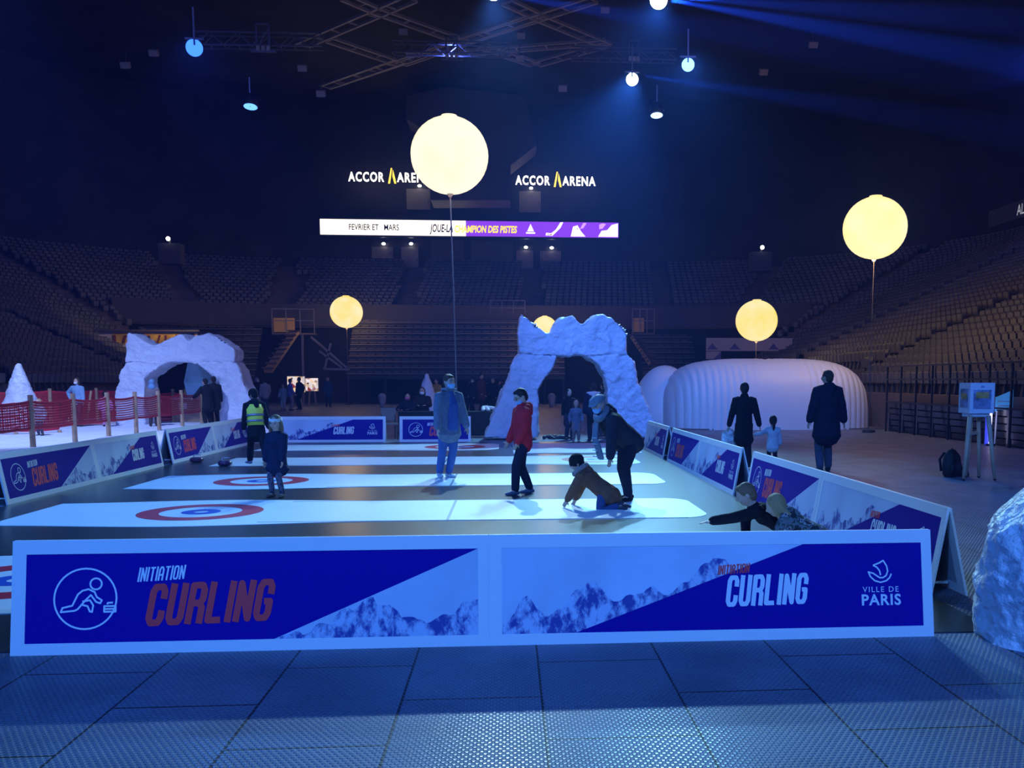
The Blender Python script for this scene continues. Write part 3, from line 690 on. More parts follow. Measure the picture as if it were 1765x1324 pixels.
T = lambda s, x, z, sz, m, wid, **k: fit(text_mesh(s, sz, 'lettering', m, o, (x*px, -.02, z), (PI/2, 0, 0), 1, **k), wid*px)
def fit(t, wid): t.data.transform(Matrix.Diagonal((wid/max(1e-3, t.dimensions.x), 1, 1, 1))); return t
T('FEVRIER ET   MARS', 48, H*.32, H*.55, sdk, 85, bold=.01); T('JOUE-LA', 187, H*.25, H*.72, sdk, 40, shear=.2, bold=.02)
T('CHAMPION DES PISTES', 228, H*.25, H*.62, sye, 108, shear=.15, bold=.03)
m = MB(); hs = H
m.disc((0, 0, 0), 0.001, .1); m = MB()
def zz(x, z): return (x*px, -.02, z*H)
m.poly([zz(386, .1), zz(398, .08), zz(412, .6), zz(417, .98), zz(412, .98), zz(404, .5), zz(396, .25), zz(387, .28)]); m.poly([zz(430, .05), zz(434, .7), zz(442, .8), zz(448, .4), zz(456, .05)]); m.poly([zz(354, .35), zz(360, .85), zz(366, .35)]); m.poly([zz(352, .3), zz(368, .3), zz(368, .2), zz(352, .2)])
m.poly([zz(478, .05), zz(484, .45), zz(494, .5), zz(502, .85), zz(513, .95), zz(513, .05)]); m.build('white_marks', swh, o, kind='stuff')
m = MB(); m.poly([zz(434, .3), zz(436, .65), zz(442, .65), zz(445, .3)]); m.poly([zz(389, .12), zz(397, .12), zz(397, .22), zz(389, .24)]); m.build('dark_marks', sdk, o)
m = MB(); m.poly([zz(446, .55), zz(452, .6), zz(458, .95), zz(452, .95), zz(449, .75)]); m.poly([zz(480, .55), zz(486, .6), zz(492, .9), zz(486, .95), zz(480, .85)]); m.build('pink_marks', mat('screen_pink', (.75, .4, .95), .5, emit=1), o)
# big dark structure hung over the far end
a, b = P(700, 262, 76), P(925, 150, 76)
st = mat('hung_structure', (.11, .085, .10), .7, var=.15, vscale=.3)
m = MB(); pr = [P(*q, 76) for q in ((742, 345), (742, 230), (700, 205), (700, 165), (770, 150), (905, 165), (925, 250), (880, 285), (880, 345))]
N = len(pr); m.add(pr+[p+Vector((0, 3.5, 0)) for p in pr], [tuple(range(N)), tuple(reversed(range(N, 2*N)))]+[(i, (i+1) % N, N+(i+1) % N, N+i) for i in range(N)])
m.build('trim_6', st, kind='structure')
# side fascia with the ALL letters
q = P(1675, 412, 61); q2 = P(1765, 385, 53)
o = thing('wall_sign', 'grey fascia with three small pale letters at top right', 'sign', (29.2, 52.5, 10.9), -PI/2)
MB().box((0, .1, .5), (9, .15, 1.0)).build('fascia', mat('grey_fascia', (.10, .10, .12), .6), o); pl = mat('pale_letters', (.9, .9, .95), .5, emit=.35)
text_mesh('ALL', .85, 'lettering', pl, o, (-1.2, 0, .2), (PI/2, 0, 0), .8)
for i in range(3): MB().box((1.1, -.0, .3+i*.2), (1.3, .02, .05)).build('line_mark', pl, o)
# lone lamps on the side walls
for px_, py_, lab in ((291, 412, 'small lamp above the left corner vomitory box'), (1313, 427, 'small lamp above the right corner vomitory box')):
    Y = 70; c = P(px_, py_, Y); o = thing('vomitory_box', lab, 'lamp', (c.x, Y, c.z))
    MB().box((0, .4, -1.0), (1.5, 1.0, 1.4)).build('box', mat('grey_fascia', (.10, .10, .12), .6), o); MB().ball((0, -.15, 0), .15, 12).build('bulb', lampm, o, True)
    MB().box((0, .2, -.2), (.1, .1, .35)).build('lamp_arm', black_steel, o)

# ------------------------------------------------------------------ ceiling steelwork and lamps
cat_m = mat('catwalk_steel', (.55, .47, .46), .5, .3); tr_m = mat('truss_aluminium', (.25, .25, .28), .4, .6)
ZC = 19.0
def CP(px, py): return G(px, py, ZC)
LN = [(520, 78, 708, -2), (569, 69, 690, 110), (652, 20, 792, 70), (923, 28, 1045, 78), (560, 150, 915, 30), (690, 110, 830, 62), (800, 71, 1022, 0), (790, 92, 1045, 72), (875, 4, 930, 30), (923, 111, 830, 80), (923, 111, 1045, 76), (596, -4, 652, 20), (580, 143, 690, 104)]
k = 7
for x0, y0, x1, y1 in LN:
    a, b = CP(x0, y0), CP(x1, y1); d = (b-a).normalized(); s = Vector((-d.y, d.x, 0))*.35
    m = MB(); m.bar(a+s, b+s, .13); m.bar(a-s, b-s, .13); L = (b-a).length; N = max(2, int(L/1.5))
    for i in range(N+1): c = a+(b-a)*(i/N); m.bar(c+s, c-s, .07)
    m.build('trim_%d' % k, cat_m, kind='structure'); k += 1
def truss(px0, py0, px1, py1, Y0, Y1, hgt, label):
    a, b = P(px0, py0, Y0), P(px1, py1, Y1); o = thing('lighting_truss', label, 'truss', (a+b)/2); c = (a+b)/2; a, b = a-c, b-c
    d = (b-a).normalized(); s = Vector((-d.y, d.x, 0))*.25; u = Vector((0, 0, hgt))
    for q in (s, -s):
        for z in (u*0, u): MB().bar(a+q+z, b+q+z, .06).build('chord', tr_m, o)
    m = MB(); N = int((b-a).length/.6)
    for i in range(N):
        p, q = a+(b-a)*(i/N), a+(b-a)*((i+1)/N)
        for w_ in (s, -s): m.bar(p+w_+(u if i % 2 else u*0), q+w_+(u*0 if i % 2 else u), .03)
        m.bar(p+s, p-s, .03)
    m.build('lattice', tr_m, o); return o, a, b
def hoist_frame(px0, py0, px1, py1, Y, label):
    a, b = P(px0, py1, Y), P(px1, py0, Y); o = thing('hoist_frame', label, 'rigging', (a.x, Y, a.z)); W, H = b.x-a.x, b.z-a.z
    for x in (W*.25, W*.75): MB().bar((x, 0, 0), (x, 0, H), .07).build('strut', tr_m, o)
    MB().bar((0, 0, 0), (W, 0, 0), .09).build('tray', tr_m, o); MB().bar((W*.25, 0, H*.1), (W*.75, 0, H*.9), .05).build('diagonal', tr_m, o); MB().bar((W*.25, 0, H), (W*.75, 0, H), .07).build('crossbar', tr_m, o)
    for x in (W*.3, W*.5, W*.7): MB().box((x, 0, .12), (.14, .14, .2)).build('small_lamp', mat('small_lamp_pale', (.7, .6, .55), .5), o)
truss(340, 80, 557, 83, 45, 45, .55, 'left hanging lighting truss below the ceiling'); truss(677, 92, 880, 96, 46, 46, .5, 'middle hanging lighting truss above the largest balloon'); truss(985, 102, 1165, 106, 47, 47, .5, 'right hanging lighting truss behind the white lamps')
hoist_frame(432, 42, 474, 88, 44.5, 'hoist frame on the left lighting truss'); hoist_frame(760, 63, 797, 101, 45.5, 'hoist frame with small lamps on the middle lighting truss'); hoist_frame(1076, 70, 1110, 106, 46.5, 'hoist frame on the right lighting truss')
def par_lamp(px, py, loc_t, r, col, st, label, tilt=0, head=1):
    c = Vector(loc_t); o = thing('stage_lamp', label, 'stage lamp', c, 0, 'stage lamps under the ceiling')
    to = (Vector((0, 8, 1))-c).normalized() if not tilt else Vector((0, -.25, -1)).normalized()
    m = MB(); m.loft([-to*.15, -to*.5, -to*.7], [r*1.15, r*1.0, r*.5], 16, caps=False); m.build('can', black_steel, o, True)
    q = to.to_track_quat('Z', 'Y').to_matrix()
    m = MB(); m.add([(q @ Vector((r*math.cos(2*PI*i/24), r*math.sin(2*PI*i/24), -.1))) for i in range(24)], [tuple(range(24))])
    m.build('lens', mat('lens_'+label.split()[0], col, .3, emit=st), o)
    MB().bar((0, 0, .1), (0, 0, 1.3), .05).build('hanging_bar', tr_m, o); MB().bar((-.3, 0, .3), (.3, 0, .3), .06).build('yoke', tr_m, o)
    return o
def off(v): return v
par_lamp(0, 0, L_A+Vector((0, .6, .3)), .27, (.8, .92, 1), 14, 'white lit stage lamp at the top edge above the largest balloon')
par_lamp(0, 0, L_B+Vector((0, .6, .3)), .28, (.55, .85, 1), 16, 'brightest cyan-white stage lamp at the top right of the middle')
par_lamp(0, 0, L_C+Vector((0, .6, 0)), .27, (.04, .18, 1), 2.2, 'blue lit stage lamp at left end of the left truss', 0)
par_lamp(0, 0, L_D+Vector((0, .6, 0)), .24, (.16, .42, 1), 4, 'azure lit stage lamp right of the white lamps')
par_lamp(0, 0, L_E+Vector((0, .6, 0)), .24, (.75, .9, 1.0), 12, 'small white lit stage lamp left of the azure one')
par_lamp(0, 0, L_F+Vector((0, .6, 0)), .28, (.12, .36, 1), 2.2, 'dim blue stage lamp pointing down at left', 1)
par_lamp(0, 0, P(1132, 203, 40), .25, (.4, .65, 1), 2.5, 'angled dim stage lamp below the azure one', 1)
fl = mat('pale_floodlight', (.5, .42, .42), .6)
for i, (px_, py_, lab) in enumerate(((265, 91, 'right of the pair at upper left'), (216, 112, 'left of the pair at upper left'), (521, 117, 'below the left truss'), (695, 54, 'inside the ceiling diamond'), (707, 94, 'left of the middle truss'), (898, 61, 'right of the ceiling diamond'), (896, 100, 'right end of the middle truss'), (970, 152, 'right of the hung structure'), (1043, 17, 'near the top middle'), (1402, 77, 'far right below the ceiling'), (1316, 124, 'right of the azure lamp'), (553, 161, 'small one above the left sign'))):
    c = P(px_, py_, 50); o = thing('floodlight', 'small pale unlit floodlight '+lab, 'floodlight', c, 0, 'unlit floodlights under the ceiling')
    MB().box((0, 0, 0), (.42, .25, .3), M=Matrix.Rotation(.5, 4, 'X')).build('head', fl, o); MB().bar((0, 0, .1), (0, .2, .7), .05).build('bracket', tr_m, o)

# ------------------------------------------------------------------ right-hand barrier fence and bleacher front
fx = 12.5
o = thing('crowd_fence', 'tall black steel fence in front of the right stand', 'fence', (fx, 24, 0))
ys = [15.0+i*1.12 for i in range(15)]
for y in ys: MB().box((0, y-24, 1.08), (.05, .05, 2.16)).build('post', black_steel, o)
for z in (2.14, 1.72, .98): MB().box((0, (ys[0]+ys[-1])/2-24, z), (.045, ys[-1]-ys[0], .045)).build('rail', black_steel, o)
o = thing('folded_bleacher', 'black folded bleacher front with shiny ledges at the foot of the right stand', 'bleacher', (12.8, 22.8, 0))
for i in range(5):
    MB().box((-.02*i+.06, 0, .10+i*.19), (.22, 16.6, .15)).build('ledge', mat('shiny_black_ledge', (.03, .03, .04), .22), o)
for i in range(16): MB().box((-.06, -8.2+i*1.09, .5), (.08, .08, .96)).build('bracket', mat('grey_rail', (.22, .2, .22), .4, .6), o)
MB().box((.12, 0, .5), (.1, 16.6, .98)).build('backing', black_steel, o)
o = thing('stair_rail', 'black tube handrail climbing into the right stand at the picture edge', 'railing', (13.3, 21.6, 0))
MB().bar((-.3, 0, 0), (-.3, 0, 2.7), .06).build('post', black_steel, o); MB().bar((-.3, 0, 2.7), (2.2, -.4, 3.9), .06).build('handrail', black_steel, o); MB().bar((-.3, 0, 2.1), (2.2, -.4, 3.3), .05).build('handrail', black_steel, o)

# banners hung in the stands
def banner(px0, px1, py0, py1, Y, label, cols, extra=None):
    a, b = P(px0, py1, Y), P(px1, py0, Y); o = thing('hanging_banner', label, 'banner', (a.x, Y, a.z)); W, H = b.x-a.x, b.z-a.z
    for nm, u0, u1, v0, v1, m in cols: MB().box(((u0+u1)/2*W, .03-.012*(nm != 'cloth'), (v0+v1)/2*H), ((u1-u0)*W, .04, (v1-v0)*H)).build(nm, m, o)
    return o, W, H
wv = mat('white_banner_vinyl', (.62, .55, .56), .6); yv = mat('yellow_banner_vinyl', (.75, .42, .06), .6, var=.4, vscale=2); rv = mat('red_banner_vinyl', (.6, .04, .06), .6); bv = mat('blue_banner_print', (.15, .14, .4), .6)
o, W, H = banner(170, 340, 571, 598, 57, 'yellow, red and white banner hung behind the left arch peaks', [('cloth', 0, 1, 0, 1, wv), ('yellow_field', .14, .98, .18, .86, yv), ('red_field', .05, .12, .2, .5, rv), ('red_field', .36, .46, .2, .86, rv), ('red_field', .84, .97, .2, .86, rv)])
m = MB()
for i in range(9):
    x = W*(.17+i*.085); m.bar((x, -.03, H*.28), (x+.15*(i % 2), -.03, H*.75), .10)
m.build('dark_pattern', mat('banner_pattern', (.2, .05, .05), .6), o); MB().box((W*.5, -.12, H*1.02), (W*1.05, .1, .1)).build('hanging_rail', railm, o)
o, W, H = banner(1217, 1366, 583, 605, 58, 'pale banner with blue mountain prints hung behind the inflatable tent', [('cloth', 0, 1, 0, 1, wv)])
for x in (.07, .33, .78): m = MB(); m.poly([(W*(x-.06), -.01, H*.12), (W*(x+.07), -.01, H*.12), (W*(x+.03), -.01, H*.35), (W*x, -.01, H*.6)]); m.build('mountain_print', bv, o)
o, W, H = banner(1217, 1243, 606, 619, 58, 'small pale banner hung under the longer mountain banner', [('cloth', 0, 1, 0, 1, wv)])
m = MB(); m.poly([(W*.5, 0, 0), (W, 0, 0), (W, 0, H)]); m.build('print', bv, o)
# steel bracing and pole under the back tier
o = thing('scaffold_brace', 'grey steel brace frame left of the wide back bleacher', 'bracing', P(558, 638, 66.9)); b0 = o.location
for a, b in (((536, 581), (598, 634)), ((570, 592), (560, 636)), ((557, 636), (603, 637)), ((550, 605), (590, 634))):
    MB().bar(P(*a, 66.9)-b0, P(*b, 66.9)-b0, .14).build('brace', railm, o)
o = thing('support_pole', 'thin grey pole in front of the dark corner left of the back bleacher', 'pole', G(524, 699)); p = P(521, 576, o.location.y)-o.location
MB().bar((0, 0, 0), p, .13).build('pole', railm, o); MB().box((0, 0, .05), (.5, .5, .1)).build('base_plate', railm, o)
for i, (px_, py_) in enumerate(((581, 660), (620, 660), (644, 660))):
    pass

# ------------------------------------------------------------------ fence with red netting and snow field
snow = mat('white_snow_carpet', (.72, .76, .88), .7, bump=.6, bscale=5, var=.1, vscale=2)
m = MB(); NX, NY = 46, 60; x0, x1, y0, y1 = -17.8, -7.75, 17.0, 42.0; vs = []
for j in range(NY+1):
    for i in range(NX+1):
        x, y = x0+(x1-x0)*i/NX, y0+(y1-y0)*j/NY; e = min(1, (x1-x)/.6, (y-y0)/.6); vs.append((x, y, max(.01, e*(.10+.05*noise.noise(Vector((x*.6, y*.6, 0)))))))
m.add(vs, [(j*(NX+1)+i, j*(NX+1)+i+1, (j+1)*(NX+1)+i+1, (j+1)*(NX+1)+i) for j in range(NY) for i in range(NX)])
o = m.build('snow_field', snow, smooth=True); tag(o, 'white snow carpet behind the left banner boards', 'snow carpet')
wood = mat('light_wood_post', (.42, .27, .16), .7, var=.2, vscale=5); netm = mat('red_netting', (.62, .03, .06), .6)
def net(o, a, b, z0, z1, sag=.06, pitch=.065, wr=.028):
    d = b-a; L = d.length; N = max(2, int(L/pitch)); K = max(2, int((z1-z0)/pitch)); m = MB()
    zz_ = lambda t, k: z0+(z1-z0)*k/K-sag*4*t*(1-t)*(.4+.6*k/K)
    for k in range(K+1):
        for i in range(6):
            t, u = i/6, (i+1)/6; p, q = a+d*t, a+d*u; w_ = wr*(2.4 if k in (0, K) else 1)
            m.quad((p.x, p.y, zz_(t, k)-w_/2), (q.x, q.y, zz_(u, k)-w_/2), (q.x, q.y, zz_(u, k)+w_/2), (p.x, p.y, zz_(t, k)+w_/2))
    n = d.normalized()*wr/2
    for i in range(N+1):
        t = i/N; p = a+d*t; m.quad(*[(p.x+s*n.x, p.y+s*n.y, zz_(t, k)) for s, k in ((-1, 0), (1, 0), (1, K), (-1, K))])
    return m.build('netting', netm, o)
def fence(label, posts, hs, zn, px_=None):
    b0 = posts[0]; o = thing('snow_fence', label, 'fence', (b0.x, b0.y, .05))
    for p, h in zip(posts, hs):
        q = MB(); q.loft([(p.x-b0.x, p.y-b0.y, 0), (p.x-b0.x, p.y-b0.y, h)], [.065, .06], 10, caps=False); q.build('post', wood, o)
    for p, q in zip(posts, posts[1:]):
        net(o, Vector((p.x-b0.x, p.y-b0.y, 0)), Vector((q.x-b0.x, q.y-b0.y, 0)), *zn)
    return o
fp = [Vector((-11.25, 20.9, 0))]+[Vector((-11.25, y, 0)) for y in (23.4, 25.6, 27.7, 29.7, 31.6, 33.8, 35.9)]
fence('near wooden post fence with red netting behind the left banner boards', fp, [1.3]*8, (.52, 1.14))
bp = [Vector((-17.7, 33.6, 0)), Vector((-16.2, 35.1, 0)), Vector((-15.4, 37.0, 0)), Vector((-14.6, 38.2, 0))]
fence('far wooden post fence with red netting in front of the left stand', bp, [1.35]*4, (.12, 1.25))
fence('red netting fence inside the opening of the left arch', [Vector((P(252, 729, 38.3).x, 38.3, 0)), Vector((P(300, 729, 38.5).x, 38.5, 0)), Vector((P(322, 729, 38.9).x, 38.9, 0))], [1.3]*3, (.1, 1.15))
fence('red netting run at far left below the snow peak', [Vector((-16.2, 29.2, 0)), Vector((-14.6, 29.4, 0)), Vector((-13.9, 30.6, 0))], [.1, .1, .1], (.15, .95))

# counter and ice sculpture inside the left arch
BX = P(340, 730, 37.3).x
o = thing('booth_counter', 'pale wooden counter with white cards inside the left arch', 'counter', (BX, 37.3, .0))
cw = mat('counter_wood', (.34, .22, .16), .6, var=.15, vscale=3)
MB().box((0, 0, 1.0), (1.7, .7, .07)).build('worktop', mat('counter_top', (.5, .5, .55), .5), o); MB().box((-.1, .1, .5), (1.5, .5, .98)).build('counter_body', cw, o)
for x in (-.45, .4): MB().box((x, -.16, .72), (.28, .02, .24)).build('card', white_print, o); MB().box((x, -.16, .46), (.3, .02, .14)).build('card', mat('grey_card', (.35, .33, .36), .6), o)
for x in (-.78, .78): MB().box((x, -.28, .5), (.07, .07, 1)).build('leg', wood, o)
for i, (x, c) in enumerate(((-.5, 'dark'), (-.15, 'dark'), (.25, 'brown'), (.55, 'dark'))):
    t = MB(); t.loft([(-.1, 0, .05), (0, 0, .07), (.12, 0, .05)], [.05, .07, .04], 8); g = t.build('glove', mat('dark_leather', (.04, .03, .04), .6), None, True); g.location = (BX+x, 37.2, 1.04); tag(g, ('dark', 'second dark', 'third dark', 'rightmost dark')[i]+' glove lying on the counter inside the left arch', 'glove', 'gloves on the booth counter')
ice = mat('faceted_ice_panel', (.35, .6, .8), .35, var=.35, vscale=1.2)
m = MB(); Z = lambda x, y, d: P(220+x*.1473, 620+y*.1473, 37.6+d)-Vector((-10.3, 37.6, 0))
V = [Z(785, 30, 0), Z(900, 30, .25), Z(945, 50, 0), Z(860, 125, -.3), Z(785, 120, -.1), Z(940, 200, -.25), Z(785, 370, 0), Z(905, 250, -.4), Z(1010, 240, 0), Z(1000, 300, .1), Z(930, 370, 0), Z(785, 250, -.1)]
m.add(V, [(0, 1, 3, 4), (1, 2, 3), (2, 5, 3), (3, 5, 7), (4, 3, 7, 11), (11, 7, 6), (6, 7, 10), (7, 5, 8), (7, 8, 9), (7, 9, 10)])
m.build('facets', ice, None); o = bpy.data.objects['facets']; o.name = 'ice_sculpture'; o.location = (-10.3, 37.6, 0); sol = o.modifiers.new('s', 'SOLIDIFY'); sol.thickness = .5; sol.offset = -1
tag(o, 'faceted pale blue ice sculpture standing inside the left arch', 'ice sculpture')
fm = MB()
for x in (-.6, .6): fm.box((x*.5+P(352, 700, 38.6).x, 38.6, .8), (.12, .12, 1.6))
o2 = fm.build('sculpture_plinth', black_steel, None); tag(o2, 'dark plinth legs under the faceted ice sculpture', 'plinth')
# black curtain box behind the arch opening
MB().box((P(316, 700, 41.5).x, 41.5, 1.5), (3.7, .12, 3.0)).build('trim_40', mat('black_curtain', (.008, .008, .012), .9), kind='structure')

# registration table at the far end
Yt = 28.9; a, b = P(690, 760, Yt), P(858, 760, Yt)
o = thing('cloth_table', 'long table under a black cloth behind the far banner boards', 'table', ((a.x+b.x)/2, Yt, 0)); W = b.x-a.x
blk = mat('black_cloth', (.012, .012, .016), .9, bump=.3, bscale=4)
MB().box((0, 0, .74), (W, .8, .04)).build('tabletop', blk, o)
m = MB(); N = 60; pts = []
for i in range(N+1): pts.append((-W/2+W*i/N, -.4-.025*abs(math.sin(i*1.3))))
for (x0_, y0_), (x1_, y1_) in zip(pts, pts[1:]): m.quad((x0_, y0_, .04), (x1_, y1_, .04), (x1_, -.4, .75), (x0_, -.4, .75))
m.build('cloth', blk, o)
for sx in (-1, 1):
    for sy in (-.3, .3): MB().box((sx*(W/2-.1), sy, .36), (.05, .05, .72)).build('leg', black_steel, o)
o = thing('folding_chair', 'grey folding chair between the two far banner boards', 'chair', (P(672, 755, 27.6).x, 27.6, 0), .3); cs = mat('brown_grey_seat', (.22, .17, .17), .7)
MB().box((0, 0, .45), (.42, .4, .05)).build('seat', cs, o); MB().box((0, .2, .72), (.42, .05, .36)).build('backrest', cs, o)
for sx in (-.19, .19):
    for sy in (-.18, .18): MB().box((sx, sy, .21 if sy < 0 else .35), (.03, .03, .43 if sy < 0 else .7)).build('leg', black_steel, o)
shoe_w = mat('white_shoe', (.7, .7, .74), .5)
def shoe_obj(loc, rz, m, label, grp, s=1):
    q = MB(); q.loft([(0, -.11*s, .045*s), (0, -.04*s, .055*s), (0, .06*s, .04*s), (0, .13*s, .028*s)], [(.04*s, .05*s), (.042*s, .055*s), (.045*s, .036*s), (.038*s, .026*s)], 10, side=(1, 0, 0))
    o = q.build('shoe', m, None, True); o.location = loc; o.rotation_euler = (0, 0, rz); return tag(o, label, 'shoe', grp)
for i, (px_, py_, lab) in enumerate(((833, 711, 'left of the white pair'), (839, 710, 'right of the white pair'))):
    t = P(px_, py_, Yt-.1); shoe_obj((t.x, Yt-.1, .765), PI+.3*i, shoe_w, 'white shoe standing on the black cloth table, '+lab, 'white shoes on the table', 1.5)
t = P(850, 712, Yt); q = MB(); q.loft([(-.25, 0, .12), (0, 0, .08), (.28, 0, .02)], [.05, .06, .02], 8); o = q.build('folded_towel', shoe_w, None, True); o.location = (t.x, Yt, .765); tag(o, 'white folded towel lying beside the white shoes on the table', 'towel')
dks = mat('dark_shoe', (.03, .03, .04), .6)
for i in range(7):
    g = G(938+i*6.3, 757-(i % 2)*1.5); shoe_obj((g.x, g.y, .0), (i*1.9) % 6, dks, ('leftmost', 'second', 'third', 'fourth', 'fifth', 'sixth', 'rightmost')[i]+' of the dark shoes left in a row under the central arch', 'dark shoes under the central arch', 1.1)

# ------------------------------------------------------------------ far stalls
fr = mat('lit_picture', (.9, .55, .35), .5, emit=.9); 
def picture_mat(seed):
    m = bpy.data.materials.new('lit_picture_print'); m.use_nodes = True; nt = m.node_tree; b = nt.nodes['Principled BSDF']; tc = nt.nodes.new('ShaderNodeTexCoord')
    v = nt.nodes.new('ShaderNodeTexVoronoi'); v.inputs['Scale'].default_value = 5+seed; r = nt.nodes.new('ShaderNodeValToRGB'); cr = r.color_ramp
    cr.elements[0].color = (.9, .75, .6, 1); cr.elements[1].color = (.25, .03, .02, 1)
    for p, c in ((.3, (.85, .6, .35, 1)), (.5, (.05, .02, .02, 1)), (.7, (.9, .8, .8, 1))): e = cr.elements.new(p); e.color = c
    s = nt.nodes.new('ShaderNodeSeparateColor'); nt.links.new(tc.outputs['Object'], v.inputs['Vector']); nt.links.new(v.outputs['Color'], s.inputs[0]); nt.links.new(s.outputs[0], r.inputs[0])
    nt.links.new(r.outputs[0], b.inputs['Emission Color']); b.inputs['Emission Strength'].default_value = 1.0; nt.links.new(r.outputs[0], b.inputs['Base Color']); return m
for x0_, x1_, y0_, y1_, lab in ((496, 525, 649, 676, 'left lit picture screen on legs at the far stall'), (527, 548, 652, 674, 'right lit picture screen on legs beside the man in navy')):
    Y = 62; a, b = P(x0_, y1_, Y), P(x1_, y0_, Y); o = thing('picture_screen', lab, 'screen', ((a.x+b.x)/2, Y, 0)); W, H = b.x-a.x, b.z-a.z
    MB().box((0, 0, a.z+H/2), (W, .06, H)).build('picture', picture_mat(len(lab) % 3), o); MB().box((0, .06, a.z+H/2), (W+.1, .08, H+.1)).build('frame', black_steel, o)
    for sx in (-.3, .3): MB().bar((sx*W, .05, 0), (sx*W*.6, .05, a.z+.1), .09).build('leg', cw, o)
bagm = mat('translucent_bag', (.5, .5, .56), .5)
for px_, py_, lab in ((659, 699, 'white waste bag on a stand left of the seated pair'), (951, 697, 'white waste bag on a stand seen through the central arch')):
    g = G(px_, py_); g.y = min(g.y, 60); g = Vector((P(px_, py_, g.y).x, g.y, 0)); o = thing('waste_bag_stand', lab, 'waste bag', g)
    m = MB(); m.loft([(0, 0, .12), (0, 0, .35), (0, 0, .68)], [.14, .2, .24], 14); m.build('bag', bagm, o, True); q = MB(); q.disc((0, 0, .74), .22, .27, 20); q.build('ring', railm, o)
    for a in (0, 2.1, 4.2): MB().bar((.25*math.cos(a), .25*math.sin(a), 0), (.24*math.cos(a), .24*math.sin(a), .76), .02).build('leg', railm, o)

# ------------------------------------------------------------------ display box on tripod, backpack, blue sign at right
wx = mat('box_white_laminate', (.9, .9, .95), .5)
g = G(1677, 826); o = thing('display_box', 'white picture box on tall wooden legs beside the black backpack', 'display box', (g.x, g.y, 0), 0.0)
zb, zt = P(1678, 712, g.y).z, P(1678, 660, g.y).z; W = 52/FPX*g.y*1.0; D = W*.8
MB().box((0, 0, (zb+zt)/2), (W*.86, D, zt-zb)).build('box_body', wx, o)
pic = mat('box_picture', (.30, .34, .5), .5, var=.6, vscale=9); pico = mat('box_picture_orange', (.8, .42, .12), .5, var=.4, vscale=9)
zc = (zb+zt)/2; h = zt-zb
MB().box((0, -D/2-.003, zc-.04*h), (W*.62, .006, h*.62)).build('picture', pic, o); MB().box((0, -D/2-.008, zc+.1*h), (W*.45, .006, h*.2)).build('picture_accent', pico, o); MB().box((0, -D/2-.006, zc+.38*h), (W*.1, .006, h*.06)).build('logo_mark', pic, o)
MB().box((-W*.43-.003, 0, zc), (.006, D*.7, h*.62)).build('picture', pic, o); MB().box((-W*.43-.008, 0, zc+.06*h), (.006, D*.5, h*.2)).build('picture_accent', pico, o)
MB().box((0, 0, zb-.03), (W*.7, D*.7, .06)).build('base_plate', wx, o)
legw = mat('beech_leg', (.66, .44, .28), .55, var=.15, vscale=6)
for x, y in ((-.26, -.2), (.24, -.24), (.02, .28), (.20, .2)):
    q = MB(); q.loft([(x*.62, y*.62, zb-.04), (x*1.05, y*1.05, .03)], [.042, .026], 10, caps=False); q.build('leg', legw, o, True); q = MB(); q.ball((x*1.06, y*1.06, .018), (.028, .028, .018), 10); q.build('foot', black_steel, o)
MB().bar((-.2, -.15, zb-.35), (.15, .2, zb-.35), .05).build('stretcher', legw, o)
g2 = G(1640, 822); o = thing('backpack', 'black backpack standing on the floor beside the wooden tripod legs', 'backpack', (g2.x, g2.y, 0), .2); bk = mat('black_nylon', (.012, .012, .016), .7, bump=.3, bscale=9)
m = MB(); m.loft([(0, 0, .05), (0, 0, .2), (0, .01, .36), (0, .02, .44)], [(.17, .11), (.18, .12), (.16, .10), (.1, .06)], 14, side=(1, 0, 0)); m.build('pack_body', bk, o, True)
m = MB(); m.loft([(0, -.11, .08), (0, -.13, .16), (0, -.11, .24)], [(.12, .04), (.13, .05), (.11, .03)], 12, side=(1, 0, 0)); m.build('front_pocket', bk, o, True)
for sx in (-1, 1): m = MB(); m.loft([(sx*.09, .1, .42), (sx*.13, .17, .3), (sx*.12, .13, .1)], [(.03, .01)]*3, 8); m.build('strap', bk, o, True)
m = MB(); m.loft([(-.03, .02, .46), (0, .02, .5), (.03, .02, .46)], [.012]*3, 8); m.build('handle', bk, o, True)
m = MB(); m.loft([(.17, 0, .03), (.3, -.02, .08), (.33, -.02, .02)], [.035, .05, .02], 8); m.build('side_strap', bk, o, True)
g3 = G(1727, 768); Y3 = g3.y; o = thing('sign_stand', 'bright blue sign on white legs at far right', 'sign stand', (g3.x, Y3, 0), -.5)
za, zb2 = P(1727, 710, Y3).z, P(1727, 680, Y3).z; W = .42
m = MB(); pr = [(-W/2, 0, za), (W/2, 0, za), (W/2, 0, zb2+.12), (-W/2, 0, zb2-.08)]; N = 4; m.add(pr+[(x, y+.05, z) for x, y, z in pr], [(0, 1, 2, 3), (7, 6, 5, 4)]+[(i, (i+1) % 4, 4+(i+1) % 4, 4+i) for i in range(4)]); m.build('sign_panel', mat('azure_panel', (.08, .5, .95), .4, emit=.25, ecol=(.1, .45, 1)), o)
for z in (.35, .6): MB().box((0, -.006, za+(zb2-za)*z), (W*.7, .006, .03)).build('text_line', white_print, o)
for x in (-.16, .16):
    for y in (-.14, .16): MB().bar((x*1.1, y*1.2, 0), (x, y*.2, za+.02), .035).build('leg', white_paint, o)
g4 = P(1708, 765, Y3-1.5); o = thing('light_tube', 'glowing white and violet upright tube left of the blue sign', 'light tube', (P(1706, 765, Y3).x, Y3, 0))
